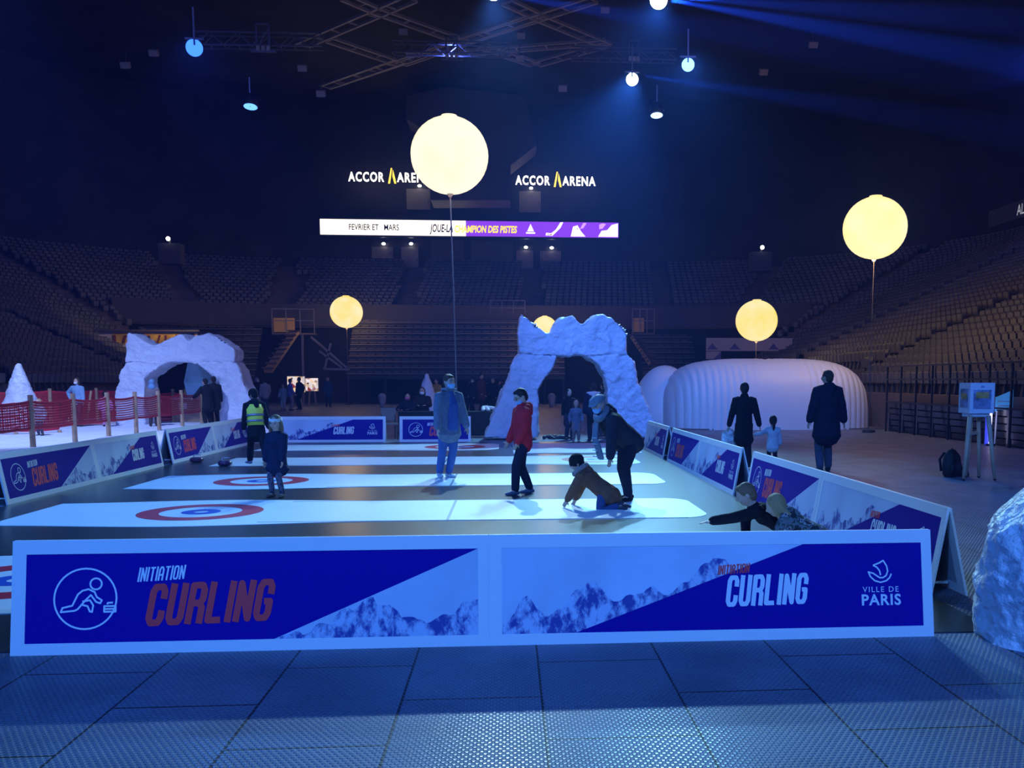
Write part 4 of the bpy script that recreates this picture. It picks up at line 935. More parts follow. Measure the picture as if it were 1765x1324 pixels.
zt = P(1706, 698, Y3).z; m = MB(); m.loft([(0, 0, .05), (0, 0, zt)], [.03, .03], 12, caps=False); m.build('tube', mat('violet_white_tube', (.75, .7, 1), .4, emit=3), o, True); MB().box((0, 0, .025), (.2, .2, .05)).build('base', black_steel, o); MB().box((-.07, .05, zt*.5), (.08, .05, zt*.96)).build('side_strip', mat('blue_strip', (.05, .08, .9), .4, emit=.7), o)
# ------------------------------------------------------------------ people
skin = mat('skin', (.55, .36, .28), .55, spec=.3)
eye_w = mat('eye_dark', (.03, .025, .03), .3); lip = mat('lip', (.40, .18, .16), .5)
HAIRC = {'dark': (.015, .012, .012), 'brown': (.07, .04, .025), 'blond': (.38, .25, .12), 'lightbrown': (.2, .12, .07), 'grey': (.3, .3, .32)}
def ik(a, t, l1, l2, hint):
    d = t-a; L = min(d.length, (l1+l2)*.999); d = d.normalized(); t = a+d*L
    x = (l1*l1-l2*l2+L*L)/(2*L); h = math.sqrt(max(0, l1*l1-x*x)); n = hint-d*hint.dot(d)
    if n.length < 1e-4: n = d.orthogonal()
    return a+d*x+n.normalized()*h, t
def hand(mb, wr, d, side, s, curl=.5, spread=1.0):
    """palm, four fingers of unequal length and a thumb leaving the side of the palm"""
    d = d.normalized(); n = side-d*side.dot(d); n.normalize(); u = d.cross(n)          # u: across the palm, n: out of the palm
    mb.loft([wr-d*.01*s, wr+d*.03*s, wr+d*.075*s], [(.026*s, .018*s), (.038*s, .016*s), (.04*s, .014*s)], 10, side=u)
    for i, (off_, L) in enumerate(((-.029, .062), (-.010, .074), (.010, .070), (.028, .054))):
        b = wr+d*.075*s+u*off_*s; dd = (d+u*off_*spread*3+n*-curl*.25).normalized(); k = b+dd*L*.45*s; d2 = (d-n*curl+u*off_*spread*2).normalized(); e = k+d2*L*.4*s; d3 = (d-n*curl*2).normalized()
        mb.loft([b-d*.015*s, k, e, e+d3*L*.22*s], [.0095*s, .009*s, .008*s, .007*s], 8)
    b = wr+d*.03*s-u*.034*s; k = b+(d*.6-u*.8-n*curl*.3).normalized()*.038*s
    mb.loft([wr+d*.015*s-u*.015*s, b, k, k+(d-u*.3-n*curl*.4).normalized()*.03*s], [.014*s, .0125*s, .011*s, .009*s], 8)
def person(label, loc, rz, h=1.75, hs=1.0, pz=.52, lean=0, side=0, feet=((-.06, .0, 0), (.06, .0, 0)), fyaw=(.2, -.2), hands=((-.15, .03, .47), (.15, .03, .47)),
           elbow=((-.5, -1, 0), (.5, -1, 0)), knee=(0, 1, .05), head=(0, 0), top=('navy', (.02, .03, .08)), fit=1.0, coat=.02, pants=(.03, .035, .06), shoes=(.05, .04, .04),
           hair='short', hc='dark', mask=None, extra=(), vox=.011, group=None, face=False, skirtw=1.0, sleeve=True, curl=.5, sink=0, arm=1.0, legw=1.0, camo=False):
    fab = lambda nm, c: fabric(nm+'_fabric', c)
    o = thing('person', label, 'person', (loc[0], loc[1], (loc[2] if len(loc) > 2 else 0)-sink), rz, group)
    V = lambda q: Vector((q[0]*h, q[1]*h, q[2]*h))
    hip = Vector((0, 0, pz*h)); t = Vector((math.sin(side), math.sin(lean)*math.cos(side), math.cos(lean)*math.cos(side))); X = Vector((1, 0, 0)); X = (X-t*X.dot(t)).normalized(); F = t.cross(X)*-1
    F = X.cross(t)*-1 if X.cross(t).y < 0 else X.cross(t)
    F = Vector((0, 1, 0)); F = (F-t*F.dot(t)).normalized() if abs(t.y) < .95 else Vector((0, 0, -1))
    nb = hip+t*.315*h; sh = [hip+t*.285*h+X*s*.098*h for s in (-1, 1)]
    hy, hp = head; t2 = (t*.35+Vector((0, .12*math.sin(lean), .65))).normalized() if lean > .6 else (t*.6+Vector((0, 0, .4))).normalized()
    HR = Matrix.Rotation(hy, 3, 'Z') @ Matrix.Rotation(-hp, 3, 'X')
    hl = .135*h*hs; hcn = nb+t2*(.035*h+hl*.5)+HR @ Vector((0, hl*.06, 0)); H3 = lambda x, y, z: hcn+HR @ (Vector((x, y, z))*hl)
    hj = [hip+X*s*.05*h-t*.01*h for s in (-1, 1)]; lt, ls = .245*h*pz/.52, .24*h*pz/.52
    if pz < .4: lt, ls = .235*h, .225*h
    ank = [V((q[0], q[1], q[2]+.042)) for q in feet]; kn = []
    for i in range(2):
        k, a = ik(hj[i], ank[i], lt, ls, Vector(knee if not isinstance(knee[0], tuple) else knee[i])); kn.append(k); ank[i] = a
    el = []; wr = []
    for i in range(2):
        e, w_ = ik(sh[i], V(hands[i]), .165*h*arm, .15*h*arm, Vector(elbow[i])); el.append(e); wr.append(w_)
    # body
    b = MB()
    b.ball(hcn, (hl*.36, hl*.44, hl*.5), 20, HR); b.ball(H3(0, .14, -.24), (hl*.25, hl*.27, hl*.24), 16, HR)
    b.loft([H3(0, .40, .06), H3(0, .50, -.06), H3(0, .44, -.10)], [hl*.05, hl*.075, hl*.05], 8)
    for s in (-1, 1): b.ball(H3(s*.37, -.02, -.03), (hl*.045, hl*.09, hl*.13), 10, HR); b.ball(H3(s*.15, .36, -.12), (hl*.13, hl*.08, hl*.11), 10, HR)
    b.loft([nb-t*.03*h, nb+t2*.02*h, H3(0, -.03, -.25)], [.042*h, .034*h*max(1, hs*.95), .033*h*hs], 12)
    b.loft([hip-t*.04*h, hip+t*.02*h, hip+t*.12*h, hip+t*.22*h, hip+t*.285*h, nb], [(.082*h, .06*h), (.085*h, .062*h), (.07*h, .054*h), (.088*h, .06*h), (.085*h, .05*h), (.04*h, .038*h)], 14, side=X)
    for i in range(2):
        b.loft([sh[i]-X*(i*2-1)*.02*h, sh[i], el[i], wr[i]], [.034*h, .034*h, .026*h, .018*h], 10)
        d = (wr[i]-el[i]).normalized(); inn = (X*(1-2*i)+F*.2)
        if abs(d.z) < .5: inn = Vector((0, 0, -1))
        hand(b, wr[i], d, -inn, h*.95/1.75*(1.12 if hs > 1.15 else 1), curl)
        b.loft([hj[i], (hj[i]+kn[i])/2, kn[i], (kn[i]*.55+ank[i]*.45), ank[i]], [.045*h, .041*h, .031*h, .030*h, .022*h], 10)
        fd = Matrix.Rotation(fyaw[i], 3, 'Z') @ Vector((0, 1, 0))
        b.loft([ank[i], ank[i]-Vector((0, 0, .02*h))+fd*.03*h, ank[i]-Vector((0, 0, .028*h))+fd*.08*h], [.025*h, .024*h, .015*h], 8)
    B = b.build('body', skin, o); remesh(B, vox, 3, .45)
    # clothes
    f = fit; nm, tc = top; m = MB()
    sd = (hip-t*.02*h); dn = Vector((0, 0, -1)) if lean < .9 else -t
    lo = [sd+dn*coat*h*(1-k) for k in (0, .5)] if coat > .06 else [hip-t*coat*h]
    lr = [(.105*h*f*skirtw, .085*h*f*skirtw), (.10*h*f, .08*h*f)] if coat > .06 else [(.094*h*f, .072*h*f)]
    m.loft(lo+[hip+t*.03*h, hip+t*.12*h, hip+t*.22*h, hip+t*.285*h, nb-t*.004*h, nb+t2*.022*h], lr+[(.094*h*f, .074*h*f), (.086*h*f, .068*h*f), (.102*h*f, .076*h*f), (.10*h*f, .066*h), (.05*h, .05*h), (.046*h, .046*h)], 18, side=X)
    if sleeve:
        for i in range(2):
            d = (wr[i]-el[i]); m.loft([sh[i]-X*(i*2-1)*.025*h, sh[i], (sh[i]+el[i])/2, el[i], el[i]+d*.6, wr[i]-d.normalized()*.01*h], [.04*h*f, .045*h*f, .041*h*f, .038*h*f, .034*h*f, .029*h*f], 12)
    if 'hoodup' in extra:
        m.ball(hcn+HR @ Vector((0, -hl*.06, hl*.04)), (hl*.46, hl*.5, hl*.58), 16, HR)
    if 'hood' in extra or 'furhood' in extra:
        m.loft([nb+X*-.06*h-F*.03*h, nb-F*.075*h-t*.01*h, nb+X*.06*h-F*.03*h], [.03*h, .042*h, .03*h], 10); m.loft([nb-F*.06*h+t*.01*h, nb-F*.085*h-t*.06*h], [.05*h, .03*h], 10)
    T = m.build({'coat': 'coat'}.get(nm.split('_')[-1], nm.split('_')[-1] if nm.split('_')[-1] in ('jacket', 'coat', 'sweatshirt', 'dress', 'parka', 'shirt') else 'jacket'), fab(nm, tc), o)
    remesh(T, vox*1.15, 3, .5)
    if camo: T.data.materials[0] = camo
    if vox < .016:
        for v in T.data.vertices: v.co += v.normal*(noise.noise(v.co*9)*.006+noise.noise(v.co*Vector((17, 17, 6)).x*.0+v.co*21)*.003)*h/1.75
    m = MB(); m.loft([hip-t*.05*h, hip, hip+t*.06*h], [(.08*h, .064*h), (.09*h, .068*h), (.085*h, .062*h)], 14, side=X)
    for i in range(2): m.loft([hj[i]+t*.01*h, (hj[i]+kn[i])/2, kn[i], (kn[i]+ank[i])/2, ank[i]+(kn[i]-ank[i]).normalized()*.012*h], [.058*h*legw, .056*h*legw, .044*h*legw, .043*h*legw, .038*h*legw], 12)
    q = m.build('trousers', fab('trouser_%02x%02x%02x' % tuple(int(c*255) for c in pants), pants), o); remesh(q, vox*1.2, 2)
    sm_ = fabric('shoe_%02x%02x%02x' % tuple(int(c*255) for c in shoes), shoes)
    for i in range(2):
        fd = Matrix.Rotation(fyaw[i], 3, 'Z') @ Vector((0, 1, 0)); a = ank[i]; z = Vector((0, 0, 1)); lift = feet[i][2]; tilt = Vector((0, 0, -min(.05, lift*.5)*h)) if lift > .02 else Vector((0, 0, 0))
        m = MB(); m.loft([a-fd*.028*h-z*.022*h-tilt, a-z*.02*h, a-z*.024*h+fd*.05*h+tilt*.6, a-z*.030*h+fd*.095*h+tilt], [(.022*h, .021*h), (.027*h, .025*h), (.029*h, .02*h), (.023*h, .013*h)], 12, side=fd.cross(z)); m.loft([a-z*.02*h, a+z*.012*h], [.027*h, .028*h], 10)
        s_ = m.build('shoe', sm_, o, True)
        if vox < .016: remesh(s_, vox*.8, 2)
    # hair and headwear
    HM = mat('hair_'+hc, HAIRC[hc], .6, bump=.5, bscale=30, spec=.3)
    if hair in ('short', 'long', 'pony', 'bun', 'headband', 'cap', 'side'):
        m = MB(); m.ball(H3(0, -.07, .10), (hl*.40, hl*.44, hl*.46), 18, HR); m.ball(H3(0, -.16, -.10), (hl*.36, hl*.32, hl*.36), 14, HR)
        if hair in ('short', 'side'): m.ball(H3(.05, .14, .36), (hl*.30, hl*.22, hl*.16), 12, HR)
        if hair in ('long', 'headband'):
            m.loft([H3(0, -.15, .1), H3(0, -.24, -.4), nb-F*.05*h-t*.05*h], [(hl*.40, hl*.3), (hl*.44, hl*.24), (hl*.34, hl*.14)], 14, side=HR @ X)
            for s in (-1, 1): m.loft([H3(s*.33, .05, .2), H3(s*.38, .06, -.25), H3(s*.36, .05, -.6)], [hl*.1, hl*.12, hl*.08], 8)
        if hair == 'pony': m.ball(H3(0, -.46, .18), hl*.14, 10); m.loft([H3(0, -.48, .16), H3(0, -.62, -.25), H3(0, -.52, -.8), H3(0, -.45, -1.0)], [hl*.12, hl*.17, hl*.12, hl*.05], 10)
        if hair == 'bun': m.ball(H3(0, -.4, -.22), hl*.2, 12)
        q = m.build('hair', HM, o); remesh(q, vox, 2)
    if hair == 'headband':
        m = MB(); n = 26; vs = []
        for i in range(n):
            a = 2*PI*i/n
            for r, z in ((.455, .10), (.452, .30), (.40, .30), (.40, .10)): vs.append(H3(.93*r*math.cos(a)*1.0, r*1.07*math.sin(a)-.03, z))
        m.add(vs, [(4*i+k, 4*i+(k+1) % 4, 4*((i+1) % n)+(k+1) % 4, 4*((i+1) % n)+k) for i in range(n) for k in range(4)]); m.build('headband', fabric('white_knit', (.75, .75, .78)), o, True)
    if hair == 'beanie':
        m = MB(); m.ball(H3(0, -.05, .16), (hl*.43, hl*.49, hl*.42), 18, HR); m.loft([H3(0, -.03, .02), H3(0, -.03, .14)], [(hl*.44, hl*.5)]*2, 18, side=HR @ X); m.ball(H3(0, -.1, -.15), (hl*.36, hl*.36, hl*.3), 12, HR)
        q = m.build('knit_hat', fabric('hat_'+hc, HAIRC[hc]), o); remesh(q, vox, 2)
    if hair == 'cap':
        m = MB(); m.ball(H3(0, .0, .30), (hl*.46, hl*.55, hl*.22), 18, HR); m.loft([H3(0, -.4, .22), H3(0, .2, .26), H3(0, .62, .10)], [(hl*.38, hl*.1), (hl*.42, hl*.12), (hl*.28, hl*.04)], 14, side=HR @ X)
        q = m.build('flat_cap', fabric('blue_grey_tweed', (.18, .24, .32)), o); remesh(q, vox, 2)
    if 'scarfhead' in extra:
        m = MB(); m.ball(H3(0, -.08, .06), (hl*.47, hl*.5, hl*.55), 18, HR); m.loft([H3(0, -.1, -.35), nb-F*.02*h], [(hl*.5, hl*.45), (hl*.62, hl*.5)], 14, side=X); q = m.build('head_scarf', fabric('blue_scarf', (.16, .30, .5)), o); remesh(q, vox, 2)
    if mask:
        m = MB(); m.ball(H3(0, .25, -.24), (hl*.30, hl*.26, hl*.25), 14, HR)
        for s in (-1, 1): m.bar(H3(s*.26, .3, -.14), H3(s*.38, 0, .0), hl*.02)
        m.build('face_mask', mat('mask_'+mask, {'blue': (.25, .5, .85), 'white': (.8, .82, .85), 'pink': (.75, .12, .3)}[mask], .7), o, True)
    if face:
        for s in (-1, 1):
            q = MB(); q.ball(H3(s*.155, .405, .02), (hl*.055, hl*.03, hl*.032), 10, HR); q.build('eye', eye_w, o, True)
            q = MB(); q.loft([H3(s*.07, .42, .12), H3(s*.16, .42, .15), H3(s*.24, .37, .11)], [hl*.018]*3, 6); q.build('eyebrow', HM, o, True)
        if not mask: q = MB(); q.loft([H3(-.11, .375, -.26), H3(0, .405, -.275), H3(.11, .375, -.26)], [(hl*.01, hl*.01), (hl*.03, hl*.03), (hl*.01, hl*.01)], 8); q.build('mouth', lip, o, True)
    if 'glasses' in extra:
        m = MB()
        for s in (-1, 1):
            m.bar(H3(s*.05, .46, .02), H3(s*.26, .44, .02), hl*.03); m.bar(H3(s*.26, .44, .03), H3(s*.38, .0, .03), hl*.025); m.bar(H3(s*.05, .46, -.08), H3(s*.26, .44, -.08), hl*.02); m.bar(H3(s*.26, .44, .02), H3(s*.26, .44, -.08), hl*.02)
        m.bar(H3(-.05, .47, .0), H3(.05, .47, 0), hl*.02); m.build('glasses', black_steel, o)
    if 'furhood' in extra:
        m = MB(); pts = [nb+X*.085*h*math.cos(a)+(F*.02-t*.01)*h+(F*.07*math.sin(a)+t*.02*abs(math.sin(a)))*h for a in [PI*1.1+PI*.8*i/10+PI for i in range(11)]]
        pts = [nb+X*.10*h*math.cos(a)-F*.095*h*math.sin(a)+t*(.035-.02*math.sin(a))*h for a in [-.5+(PI+1.0)*i/14 for i in range(15)]]
        m.loft(pts, [.026*h]*15, 8); q = m.build('fur_trim', fabric('grey_brown_fur', (.33, .26, .24)), o); remesh(q, .012, 1)
        for v in q.data.vertices: v.co += v.normal*abs(noise.noise(v.co*60))*.016
    if 'scarf' in extra:
        m = MB(); pts = [nb+X*.062*h*math.cos(a)+F*.062*h*math.sin(a)+t*.025*h for a in [2*PI*i/14 for i in range(15)]]; m.loft(pts, [.026*h]*15, 8); q = m.build('scarf', fabric('blue_scarf', (.16, .30, .5)), o); remesh(q, .012, 1)
    if 'longscarf' in extra:
        m = MB(); pts = [nb+X*.056*h*math.cos(a)+F*.056*h*math.sin(a)+t*.02*h for a in [2*PI*i/14 for i in range(15)]]; m.loft(pts, [.03*h]*15, 8)
        c = nb+F*.075*h; m.loft([c+X*.03*h, c+X*.02*h+F*.03*h-Vector((0, 0, .10*h)), c+X*.0-F*.0*h-Vector((0, 0, .20*h)), c-F*.04*h-Vector((0, 0, .32*h))], [(.035*h, .014*h), (.045*h, .014*h), (.05*h, .014*h), (.055*h, .012*h)], 10, side=X)
        q = m.build('scarf', fabric('grey_checked_scarf', (.16, .2, .26)), o); remesh(q, .012, 2)
        m = MB()
        for k in range(4): z = c.z-(.12+.05*k)*h; m.box((c.x+.0, c.y+.035*h-.004*k*h, z), (.07*h, .012, .012))
        m.build('scarf_stripe', fabric('pale_stripe', (.5, .52, .58)), o)
    if 'collar' in extra:
        m = MB(); pts = [nb+X*.055*h*math.cos(a)+F*.058*h*math.sin(a)+t*.028*h for a in [2.0+2*PI*i/14*.82 for i in range(15)]]; m.loft(pts, [(.022*h, .014*h)]*15, 8); q = m.build('collar', fab(nm, tc), o); remesh(q, .012, 1)
    if 'shirtfront' in extra:
        m = MB(); m.loft([nb+F*.03*h+t*.01*h, hip+t*.2*h+F*.072*h*f, hip+t*.06*h+F*.075*h*f, hip-t*.035*h+F*.062*h*f], [(.03*h, .016*h), (.052*h, .02*h), (.06*h, .024*h), (.062*h, .03*h)], 12, side=X); q = m.build('shirt', fabric('blue_denim_shirt', (.05, .10, .32)), o); remesh(q, .01, 2)
        for s in (-1, 1): q = MB(); q.box(hip+t*.2*h+X*s*.06*h+F*.074*h*f, (.05*h, .008, .05*h)); q.build('chest_pocket', fab(nm, tc), o)
    if 'vest' in extra:
        m = MB(); m.loft([hip+t*.02*h, hip+t*.12*h, hip+t*.22*h, hip+t*.285*h], [(.103*h*f, .088*h*f), (.098*h*f, .084*h*f), (.112*h*f, .09*h*f), (.085*h*f, .078*h*f)], 20, side=X, caps=False); q = m.build('safety_vest', mat('fluorescent_yellow', (.95, 1, .10), .5), o, True)
        for z in (.075, .15): q = MB(); q.loft([hip+t*(z-.014)*h, hip+t*(z+.014)*h], [(.109*h*f, .093*h*f)]*2, 20, side=X, caps=False); q.build('reflective_band', mat('reflective_silver', (.35, .36, .4), .3, .4), o, True)
    if 'backpack' in extra:
        m = MB(); m.loft([hip+t*.05*h-F*.12*h, hip+t*.15*h-F*.13*h, hip+t*.25*h-F*.11*h], [(.07*h, .04*h), (.08*h, .05*h), (.06*h, .035*h)], 12, side=X); q = m.build('backpack', bk, o, True)
        for s in (-1, 1): q = MB(); q.loft([hip+t*.26*h-F*.1*h+X*s*.05*h, hip+t*.3*h+X*s*.06*h, hip+t*.2*h+F*.085*h+X*s*.06*h], [(.014*h, .006*h)]*3, 8); q.build('strap', bk, o, True)
    if 'shoulders' in extra:
        m = MB(); m.loft([sh[0]+t*.01*h, hip+t*.3*h-F*.045*h, sh[1]+t*.01*h], [.044*h, .05*h, .044*h], 12); m.loft([nb-F*.05*h-t*.02*h, nb-F*.085*h-t*.09*h], [.055*h, .03*h], 10); q = m.build('pale_shoulder_panel', fabric('white_grey_panel', (.5, .5, .55)), o); remesh(q, .014, 2)
    return o
W_ = lambda px, py: G(px, py)
def make_camo():
    m = bpy.data.materials.new('camouflage_fabric'); m.use_nodes = True; nt = m.node_tree; b = nt.nodes['Principled BSDF']; b.inputs['Roughness'].default_value = .85
    tc = nt.nodes.new('ShaderNodeTexCoord'); n = nt.nodes.new('ShaderNodeTexNoise'); n.inputs['Scale'].default_value = 11; n.inputs['Detail'].default_value = 3
    r = nt.nodes.new('ShaderNodeValToRGB'); r.color_ramp.interpolation = 'CONSTANT'; r.color_ramp.elements[0].color = (.02, .022, .03, 1); r.color_ramp.elements[1].color = (.14, .16, .17, 1); r.color_ramp.elements[1].position = .42
    for p, c in ((.5, (.05, .06, .06, 1)), (.57, (.34, .34, .36, 1)), (.64, (.03, .03, .04, 1))): e = r.color_ramp.elements.new(p); e.color = c
    nt.links.new(tc.outputs['Object'], n.inputs['Vector']); nt.links.new(n.outputs[0], r.inputs[0]); nt.links.new(r.outputs[0], b.inputs['Base Color']); return m
camo_mat = make_camo()
# --- on the rink
g = W_(480, 858); girl = person('girl in navy padded coat and white headband standing beside the second target', (g.x, g.y, .012), PI-.35, 1.18, 1.36, .47, legw=.86, skirtw=1.15, coat=.10, fit=1.28, top=('navy_padded_coat', (.012, .018, .06)), pants=(.03, .03, .07), shoes=(.16, .10, .07), hair='headband', hc='lightbrown',
    feet=((-.06, 0, 0), (.065, .02, 0)), hands=((-.13, .10, .40), (.15, .05, .38)), head=(.15, .1), face=True, extra=('hood',), vox=.009)
hd = [c for c in girl.children if c.name.startswith('trousers')][0]; hd.data.materials[0] = mat('patterned_leggings', (.10, .09, .16), .8, var=.85, vscale=26)
g = W_(444, 806); person('person in yellow safety vest over dark clothes striding left on the rink', (g.x, g.y, .01), .55, 1.53, 1.0, .51, lean=.14, coat=.10, fit=1.05, top=('black_coat', (.010, .011, .018)), pants=(.012, .012, .02), shoes=(.25, .27, .36), hair='beanie', hc='dark',
    feet=((-.03, .22, 0), (.06, -.22, .03)), fyaw=(.2, .1), hands=((-.13, .10, .46), (.15, -.06, .46)), head=(.5, .35), extra=('vest', 'hood'), vox=.011)
g = W_(775, 826); person('man in denim jacket, jeans and blue face mask walking across the rink', (g.x, g.y, .012), PI+.6, 1.78, 1.0, .515, legw=.92, lean=.02, coat=.07, fit=1.2, top=('grey_blue_denim_jacket', (.14, .18, .26)), pants=(.05, .11, .33), shoes=(.45, .5, .6), hair='short', hc='brown', mask='blue',
    feet=((-.05, -.10, 0), (.03, -.14, 0)), fyaw=(.1, -.35), hands=((-.15, .10, .46), (.155, .05, .46)), elbow=((-.6, -1, 0), (.6, -1, 0)), head=(.1, .08), face=True, extra=('shirtfront', 'collar'), vox=.011)
g = W_(902, 853); person('boy in red hooded sweatshirt, glasses and mask looking down at the ice', (g.x, g.y, .012), PI/2+.35, 1.56, 1.06, .51, lean=.03, coat=.05, fit=1.18, top=('red_sweatshirt', (.62, .02, .035)), pants=(.012, .014, .035), shoes=(.10, .12, .2), hair='short', hc='dark', mask='blue',
    feet=((-.05, .10, 0), (.055, -.09, 0)), fyaw=(.1, -.1), hands=((-.12, .10, .50), (.125, .10, .50)), elbow=((-.5, -1, 0), (.5, -1, 0)), head=(0, .5), face=True, extra=('hood', 'glasses'), vox=.0105)
g = W_(1083, 864); person('man in flat cap, mask and dark jacket bending down over the kneeling child', (g.x, g.y, .012), PI/2+.45, 1.72, 1.0, .50, lean=.88, coat=.06, fit=1.25, top=('dark_grey_jacket', (.022, .028, .045)), pants=(.012, .014, .03), shoes=(.012, .012, .015), hair='cap', hc='grey', mask='blue',
    feet=((-.06, .04, 0), (.07, -.05, 0)), fyaw=(.1, -.1), hands=((-.12, .26, .24), (.13, -.02, .36)), elbow=((-.3, -.2, .2), (.5, -1, .6)), head=(.25, .45), face=True, extra=('longscarf', 'hood'), vox=.011)
g = W_(1042, 877); person('child in brown coat with fur hood kneeling on the ice with one hand down', (g.x, g.y, .012), PI/2-.35, 1.24, 1.3, .18, lean=.92, coat=.08, fit=1.32, top=('brown_coat', (.20, .085, .045)), pants=(.05, .08, .2), shoes=(.06, .06, .08), hair='beanie', hc='dark',
    feet=((-.08, -.17, .0), (.08, -.17, .0)), knee=(0, 1, .3), fyaw=(PI-.1, PI+.1), hands=((-.12, .42, .02), (.15, .38, .03)), elbow=((-.5, -.2, .3), (.5, -.5, 0)), head=(.3, .5), extra=('furhood', 'scarf'), vox=.0095)
# the two crouching children by the right boards
g = P(1330, 905, 8.9); person('child with long blond hair in camouflage jacket crouching behind the front banner board', (2.86, 8.45, .012), PI/2-.55, 1.20, 1.28, .20, lean=1.15, coat=.02, fit=1.2, camo=camo_mat, top=('camouflage_jacket', (.11, .13, .14)), pants=(.05, .06, .1), shoes=(.1, .1, .12), hair='long', hc='blond',
    feet=((-.08, -.16, 0), (.08, -.16, 0)), fyaw=(PI, PI), knee=(0, 1, .3), hands=((-.15, .33, .05), (.14, .36, .05)), elbow=((-.5, 0, .2), (.5, 0, .2)), head=(.1, .5), extra=('hood',), vox=.009)
person('child with short light brown hair in black jacket reaching an arm over the ice', (2.72, 9.0, .012), PI/2-.05, 1.26, 1.26, .20, lean=1.05, coat=.02, fit=1.15, top=('black_jacket', (.008, .008, .014)), pants=(.03, .035, .06), shoes=(.1, .1, .12), hair='short', hc='lightbrown',
    feet=((-.08, -.16, 0), (.08, -.16, 0)), fyaw=(PI, PI), knee=(0, 1, .3), hands=((-.16, .66, .27), (.14, .30, .08)), elbow=((-.2, 0, -.6), (.5, 0, .2)), head=(-.1, .5), curl=.25, arm=1.25, vox=.0075)
# --- right side walkway
g = W_(1281, 807); wom = person('woman in long black coat walking away, holding a small child by the hand', (g.x, g.y), -.12, 1.64, 1.0, .52, coat=.17, fit=1.05, skirtw=1.08, top=('black_wool_coat', (.006, .006, .010)), pants=(.01, .01, .016), shoes=(.02, .02, .02), hair='bun', hc='dark',
    feet=((-.055, .10, 0), (.05, -.10, .02)), fyaw=(0, 0), hands=((-.185, .0, .46), (.20, .02, .44)), vox=.011)
g2_ = W_(1331, 803); person('small child in white jacket with ponytail holding the hand of the woman in black', (g2_.x, g2_.y), -.1, 1.0, 1.45, .45, coat=.08, fit=1.25, top=('white_jacket', (.6, .6, .66)), pants=(.012, .014, .03), shoes=(.1, .1, .1), hair='pony', hc='dark',
    feet=((-.06, .06, 0), (.06, -.06, 0)), fyaw=(0, 0), hands=((-.36, .02, .62), (.17, .04, .38)), elbow=((-1, -.3, -.6), (.5, -1, 0)), head=(.0, 0), vox=.010)
g = P(1258, 764, 18.1); o = thing('carrier_bag', 'white patterned carrier bag held by the woman in black', 'bag', (g.x, 18.15, g.z-.22)); bw = mat('patterned_white_bag', (.55, .56, .62), .5, var=.85, vscale=11)
m = MB(); m.loft([(0, 0, 0), (0, 0, .2), (0, 0, .42), (0, 0, .48)], [(.14, .07), (.17, .09), (.15, .06), (.07, .03)], 14, side=(1, 0, 0)); m.build('bag_body', bw, o, True); m = MB(); m.loft([(-.06, 0, .46), (-.02, 0, .56), (.03, 0, .46)], [.012]*3, 6); m.build('handle', bw, o, True)
g = W_(1423, 813); person('tall man in dark hooded parka and grey trousers walking away past the tent', (g.x, g.y), .12, 1.86, .97, .525, coat=.15, fit=1.38, skirtw=1.02, top=('dark_navy_parka', (.012, .015, .035)), pants=(.07, .08, .12), shoes=(.03, .03, .04), hair='short', hc='brown',
    feet=((-.06, .0, 0), (.06, .07, 0)), fyaw=(.1, -.3), hands=((-.19, .02, .46), (.19, .0, .47)), head=(.55, 0), extra=('hood',), vox=.0115)
# --- under the central arch
V2 = .014
g = P(993, 760, 26.2); person('girl in grey dress standing in the central arch opening facing the rink', (g.x, 26.2), PI, 1.17, 1.35, .47, coat=.14, fit=1.05, skirtw=1.25, top=('grey_blue_dress', (.13, .17, .24)), pants=(.24, .19, .18), shoes=(.3, .24, .22), hair='long', hc='brown', face=True, vox=V2)
g = P(1023, 760, 26.3); person('man in navy jacket with pale shoulders standing in the central arch, back turned', (g.x, 26.4), .1, 1.60, 1.0, .52, coat=.06, fit=1.35, top=('navy_jacket', (.010, .014, .04)), pants=(.010, .012, .025), shoes=(.03, .03, .04), hair='short', hc='dark', extra=('shoulders',), vox=V2)
person('person in long dark coat half hidden behind the girl in grey', (P(981, 760, 27.1).x, 27.15), PI+.3, 1.42, 1.05, .52, coat=.2, fit=1.05, top=('black_wool_coat', (.006, .006, .010)), hair='long', hc='dark', vox=V2)
person('person in dark coat half hidden behind the right arch leg and the man in navy', (P(1041, 760, 28.4).x, 28.5), .6, 1.62, 1.0, .52, coat=.12, fit=1.2, top=('dark_coat', (.012, .012, .02)), hair='short', hc='dark', vox=V2)
# --- behind the table
SEAT = dict(pz=.33, feet=((-.08, .2, 0), (.08, .2, 0)), vox=V2)
stool = mat('black_steel', (.02, .02, .025), .5)
def stool_at(x, y, lab):
    o = thing('stool', lab, 'stool', (x, y, 0))
    MB().box((0, 0, .46), (.36, .36, .04)).build('seat', stool, o)
    for a in (-.15, .15):
        for b_ in (-.15, .15): MB().box((a, b_, .22), (.03, .03, .44)).build('leg', stool, o)
x = P(703, 700, 29.8).x; person('person in dark coat and pink mask seated low at the black table', (x, 29.8, .05), PI-.3, 1.50, 1.05, coat=.02, fit=1.25, top=('navy_coat', (.010, .012, .03)), hair='long', hc='brown', mask='pink', hands=((-.1, .20, .50), (.12, .22, .50)), head=(.3, -.15), face=True, **SEAT); stool_at(x, 29.85, 'stool under the seated person with the pink mask')
x = P(728, 690, 30.2).x; person('woman in dark coat and white mask seated at the black table with hands together', (x, 30.2, .05), PI, 1.74, 1.0, coat=.02, fit=1.35, top=('brown_black_coat', (.022, .016, .018)), hair='long', hc='brown', mask='white', hands=((-.07, .25, .50), (.07, .25, .50)), face=True, **SEAT); stool_at(x, 30.25, 'stool under the seated woman with the white mask')
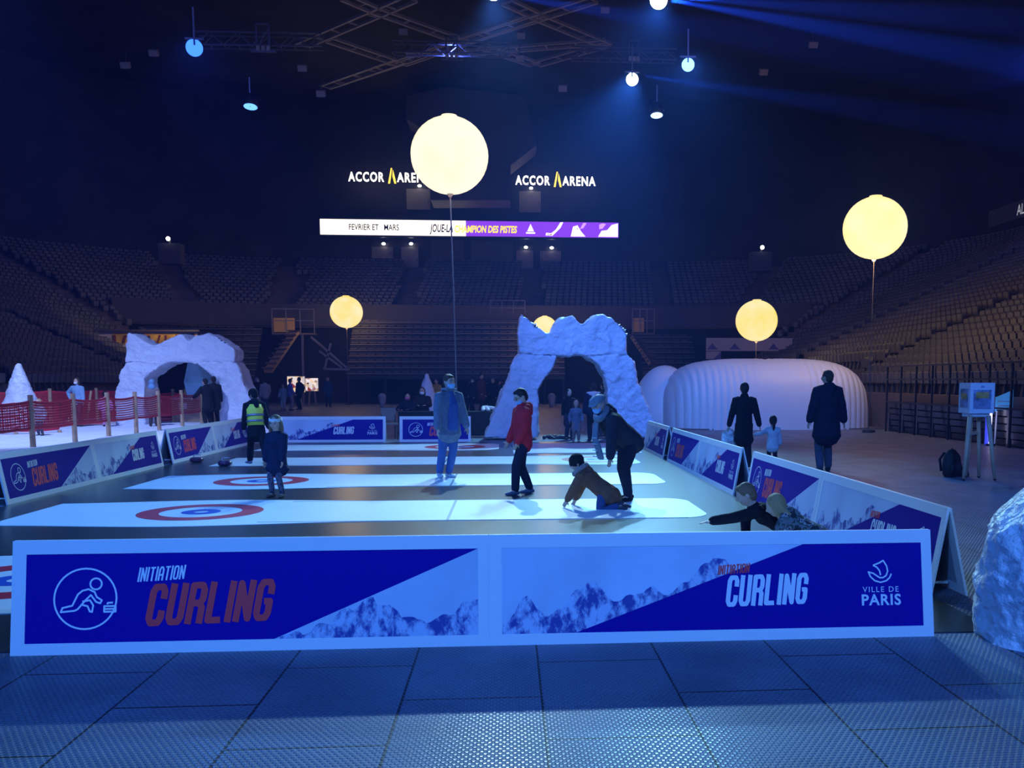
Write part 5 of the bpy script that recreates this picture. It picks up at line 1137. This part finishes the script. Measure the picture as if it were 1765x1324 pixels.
person('person in ochre jacket standing behind the man in the blue mask', (P(753, 704, 46).x, 46), 2.6, 1.75, coat=.05, fit=1.3, top=('ochre_jacket', (.55, .30, .06)), hair='short', hc='dark', vox=.02)
# --- around the left fence
VF = .017
PL = [
 ((71, 757), 2.9, 1.06, 1.4, 'child in pale jacket standing behind the red netting at far left', ('pale_grey_jacket', (.36, .34, .40)), (.10, .09, .12), 'long', 'blond', .06, 1.25, None, ()),
 ((166, 737), PI-.2, 1.66, 1.0, 'woman in light blue shirt standing by the snow fence with a hand on her hip', ('light_blue_shirt', (.22, .36, .55)), (.03, .03, .05), 'long', 'brown', .04, 1.15, 'white', ()),
 ((226, 735), .4, 1.24, 1.25, 'child in pink and white ski suit standing beside the left arch leg', ('pink_white_jacket', (.65, .25, .50)), (.55, .2, .45), 'beanie', 'dark', .04, 1.25, None, ()),
 ((293, 736), .2, 1.60, 1.0, 'woman in blue headscarf and grey coat standing before the left arch', ('grey_brown_coat', (.20, .16, .17)), (.05, .04, .05), 'none', 'dark', .22, 1.15, None, ('scarfhead',)),
 ((387, 735), 1.0, 1.64, 1.0, 'left of two people in black coats leaning together at the booth counter', ('black_coat', (.010, .011, .018)), (.01, .01, .016), 'short', 'dark', .12, 1.2, None, ()),
 ((403, 733), .6, 1.72, 1.0, 'right of two people in black coats leaning together at the booth counter', ('black_coat', (.010, .011, .018)), (.01, .01, .016), 'short', 'dark', .14, 1.25, None, ()),
]
for (px_, py_), rz, hh, hs_, lab, tp, pn, ha, hcn_, ct, ft, mk, ex in PL:
    g = W_(px_, py_); kw = {}
    if 'hip' in lab: kw = dict(hands=((-.15, .05, .47), (.15, .02, .58)), elbow=((-.5, -1, 0), (1, -.3, 0)))
    if 'left of two' in lab: kw = dict(hands=((-.15, .25, .6), (.15, .1, .5)), lean=.12)
    person(lab, (g.x, min(g.y, 34.0 if 'right of two' not in lab else 34.5), .10 if g.x > -19.4 and g.y < 42 else 0), rz, hh, hs_, .52 if hs_ < 1.1 else .46, top=tp, pants=pn, hair=ha, hc=hcn_, coat=ct, fit=ft, mask=mk, extra=ex, vox=VF, **kw)
o = thing('snow_shovel', 'red sledge board with pale handle lying by the fence near the woman in light blue', 'sledge', (-15.0, 34.9, .12)); MB().box((0, 0, .06), (1.2, .35, .06), .2).build('board', netm, o); MB().bar((.1, 0, .08), (.25, .1, 1.2), .06).build('handle', wood, o); MB().bar((-.5, 0, .02), (-.5, 0, .3), .05).build('front_peg', wood, o)
o.name = 'sledge'
# --- far behind
FAR = [
 (304, 700, 42.5, 1.80, 'person in black standing in the dark inside the left arch', (.012, .012, .02), (.01, .01, .016), 'dark'),
 (433, 703, 50, 1.75, 'person in dark jacket at the left end of the far left group', (.015, .015, .03), (.05, .05, .08), 'brown'),
 (444, 703, 50, 1.82, 'person in black top, white mask and light jeans in the far left group', (.012, .012, .02), (.22, .26, .36), 'grey'),
 (458, 704, 49, 1.78, 'person in grey vest with white sleeves beside the far left group', (.35, .34, .36), (.05, .07, .14), 'dark'),
 (489, 702, 54, 1.45, 'child in pale jacket and pale trousers walking near the lit pictures', (.30, .38, .44), (.40, .42, .48), 'brown'),
 (501, 702, 53, 1.75, 'person in violet blue jacket in front of the left lit picture', (.18, .2, .5), (.35, .28, .28), 'dark'),
 (517, 700, 56, 1.85, 'person in dark clothes with a backpack beside the left lit picture', (.02, .025, .06), (.015, .015, .025), 'dark'),
 (566, 700, 60, 1.85, 'man in navy clothes standing alone right of the lit pictures', (.04, .07, .14), (.03, .035, .06), 'grey'),
 (808, 704, 48, 1.72, 'leftmost person in the dark crowd left of the central arch', (.012, .014, .03), (.012, .012, .02), 'dark'),
 (817, 705, 47, 1.80, 'person with a pale mask in the dark crowd, second from the left', (.02, .025, .05), (.015, .015, .03), 'dark'),
 (829, 706, 46, 2.0, 'tall person in red and dark jacket raised above the crowd', (.10, .03, .035), (.016, .016, .025), 'dark'),
 (841, 705, 47, 1.74, 'person in black coat in the middle of the dark crowd', (.008, .008, .014), (.008, .008, .014), 'dark'),
 (850, 705, 48, 1.76, 'person in black with pale cap in the dark crowd', (.008, .009, .018), (.01, .01, .016), 'grey'),
 (860, 705, 47.5, 1.68, 'person in navy at the right side of the dark crowd', (.010, .014, .035), (.01, .01, .016), 'dark'),
 (869, 705, 48, 1.72, 'rightmost person of the dark crowd, beside the arch leg', (.010, .010, .02), (.01, .01, .016), 'brown'),
]
for i, (px_, py_, Y, hh, lab, tc, pn, hc_) in enumerate(FAR):
    x = P(px_, py_, Y).x
    Y += (i % 3)*.8; x = P(px_, py_, Y).x; person(lab, (x, Y), (i*2.3) % 6.28, hh, 1.0, .52, coat=(.04, .12, .05)[i % 3], fit=1.2, top=('far_jacket_%d' % i, tc), pants=pn, hc=hc_, mask='white' if 'mask' in lab else None, extra=('backpack',) if 'backpack' in lab else (), vox=.022, hands=((-.14, .04, .47), (.14, .10, .52)))
# ------------------------------------------------------------------ stage haze in the air of the hall
hz = bpy.data.materials.new('stage_haze'); hz.use_nodes = True; nt = hz.node_tree; nt.nodes.remove(nt.nodes['Principled BSDF'])
vsn = nt.nodes.new('ShaderNodeVolumeScatter'); vsn.inputs['Color'].default_value = (.13, .28, 1, 1); vsn.inputs['Density'].default_value = .0018; vsn.inputs['Anisotropy'].default_value = .35
nt.links.new(vsn.outputs[0], nt.nodes['Material Output'].inputs['Volume'])
o = MB().box((-2.5, 38, 12.2), (78, 92, 24.5)).build('haze', hz); o['kind'] = 'structure'
hz2 = bpy.data.materials.new('added_beam_haze'); hz2.use_nodes = True; nt = hz2.node_tree; nt.nodes.remove(nt.nodes['Principled BSDF'])
vsn = nt.nodes.new('ShaderNodeVolumeScatter'); vsn.inputs['Color'].default_value = (.16, .34, 1, 1); vsn.inputs['Density'].default_value = .012
nt.links.new(vsn.outputs[0], nt.nodes['Material Output'].inputs['Volume'])
m = MB(); m.ball((13, 33, 18.0), (17, 17, 5.2), 40); o = m.build('beam_haze', hz2); o['kind'] = 'structure'  # extra haze body, added to show the beams and veil the upper right
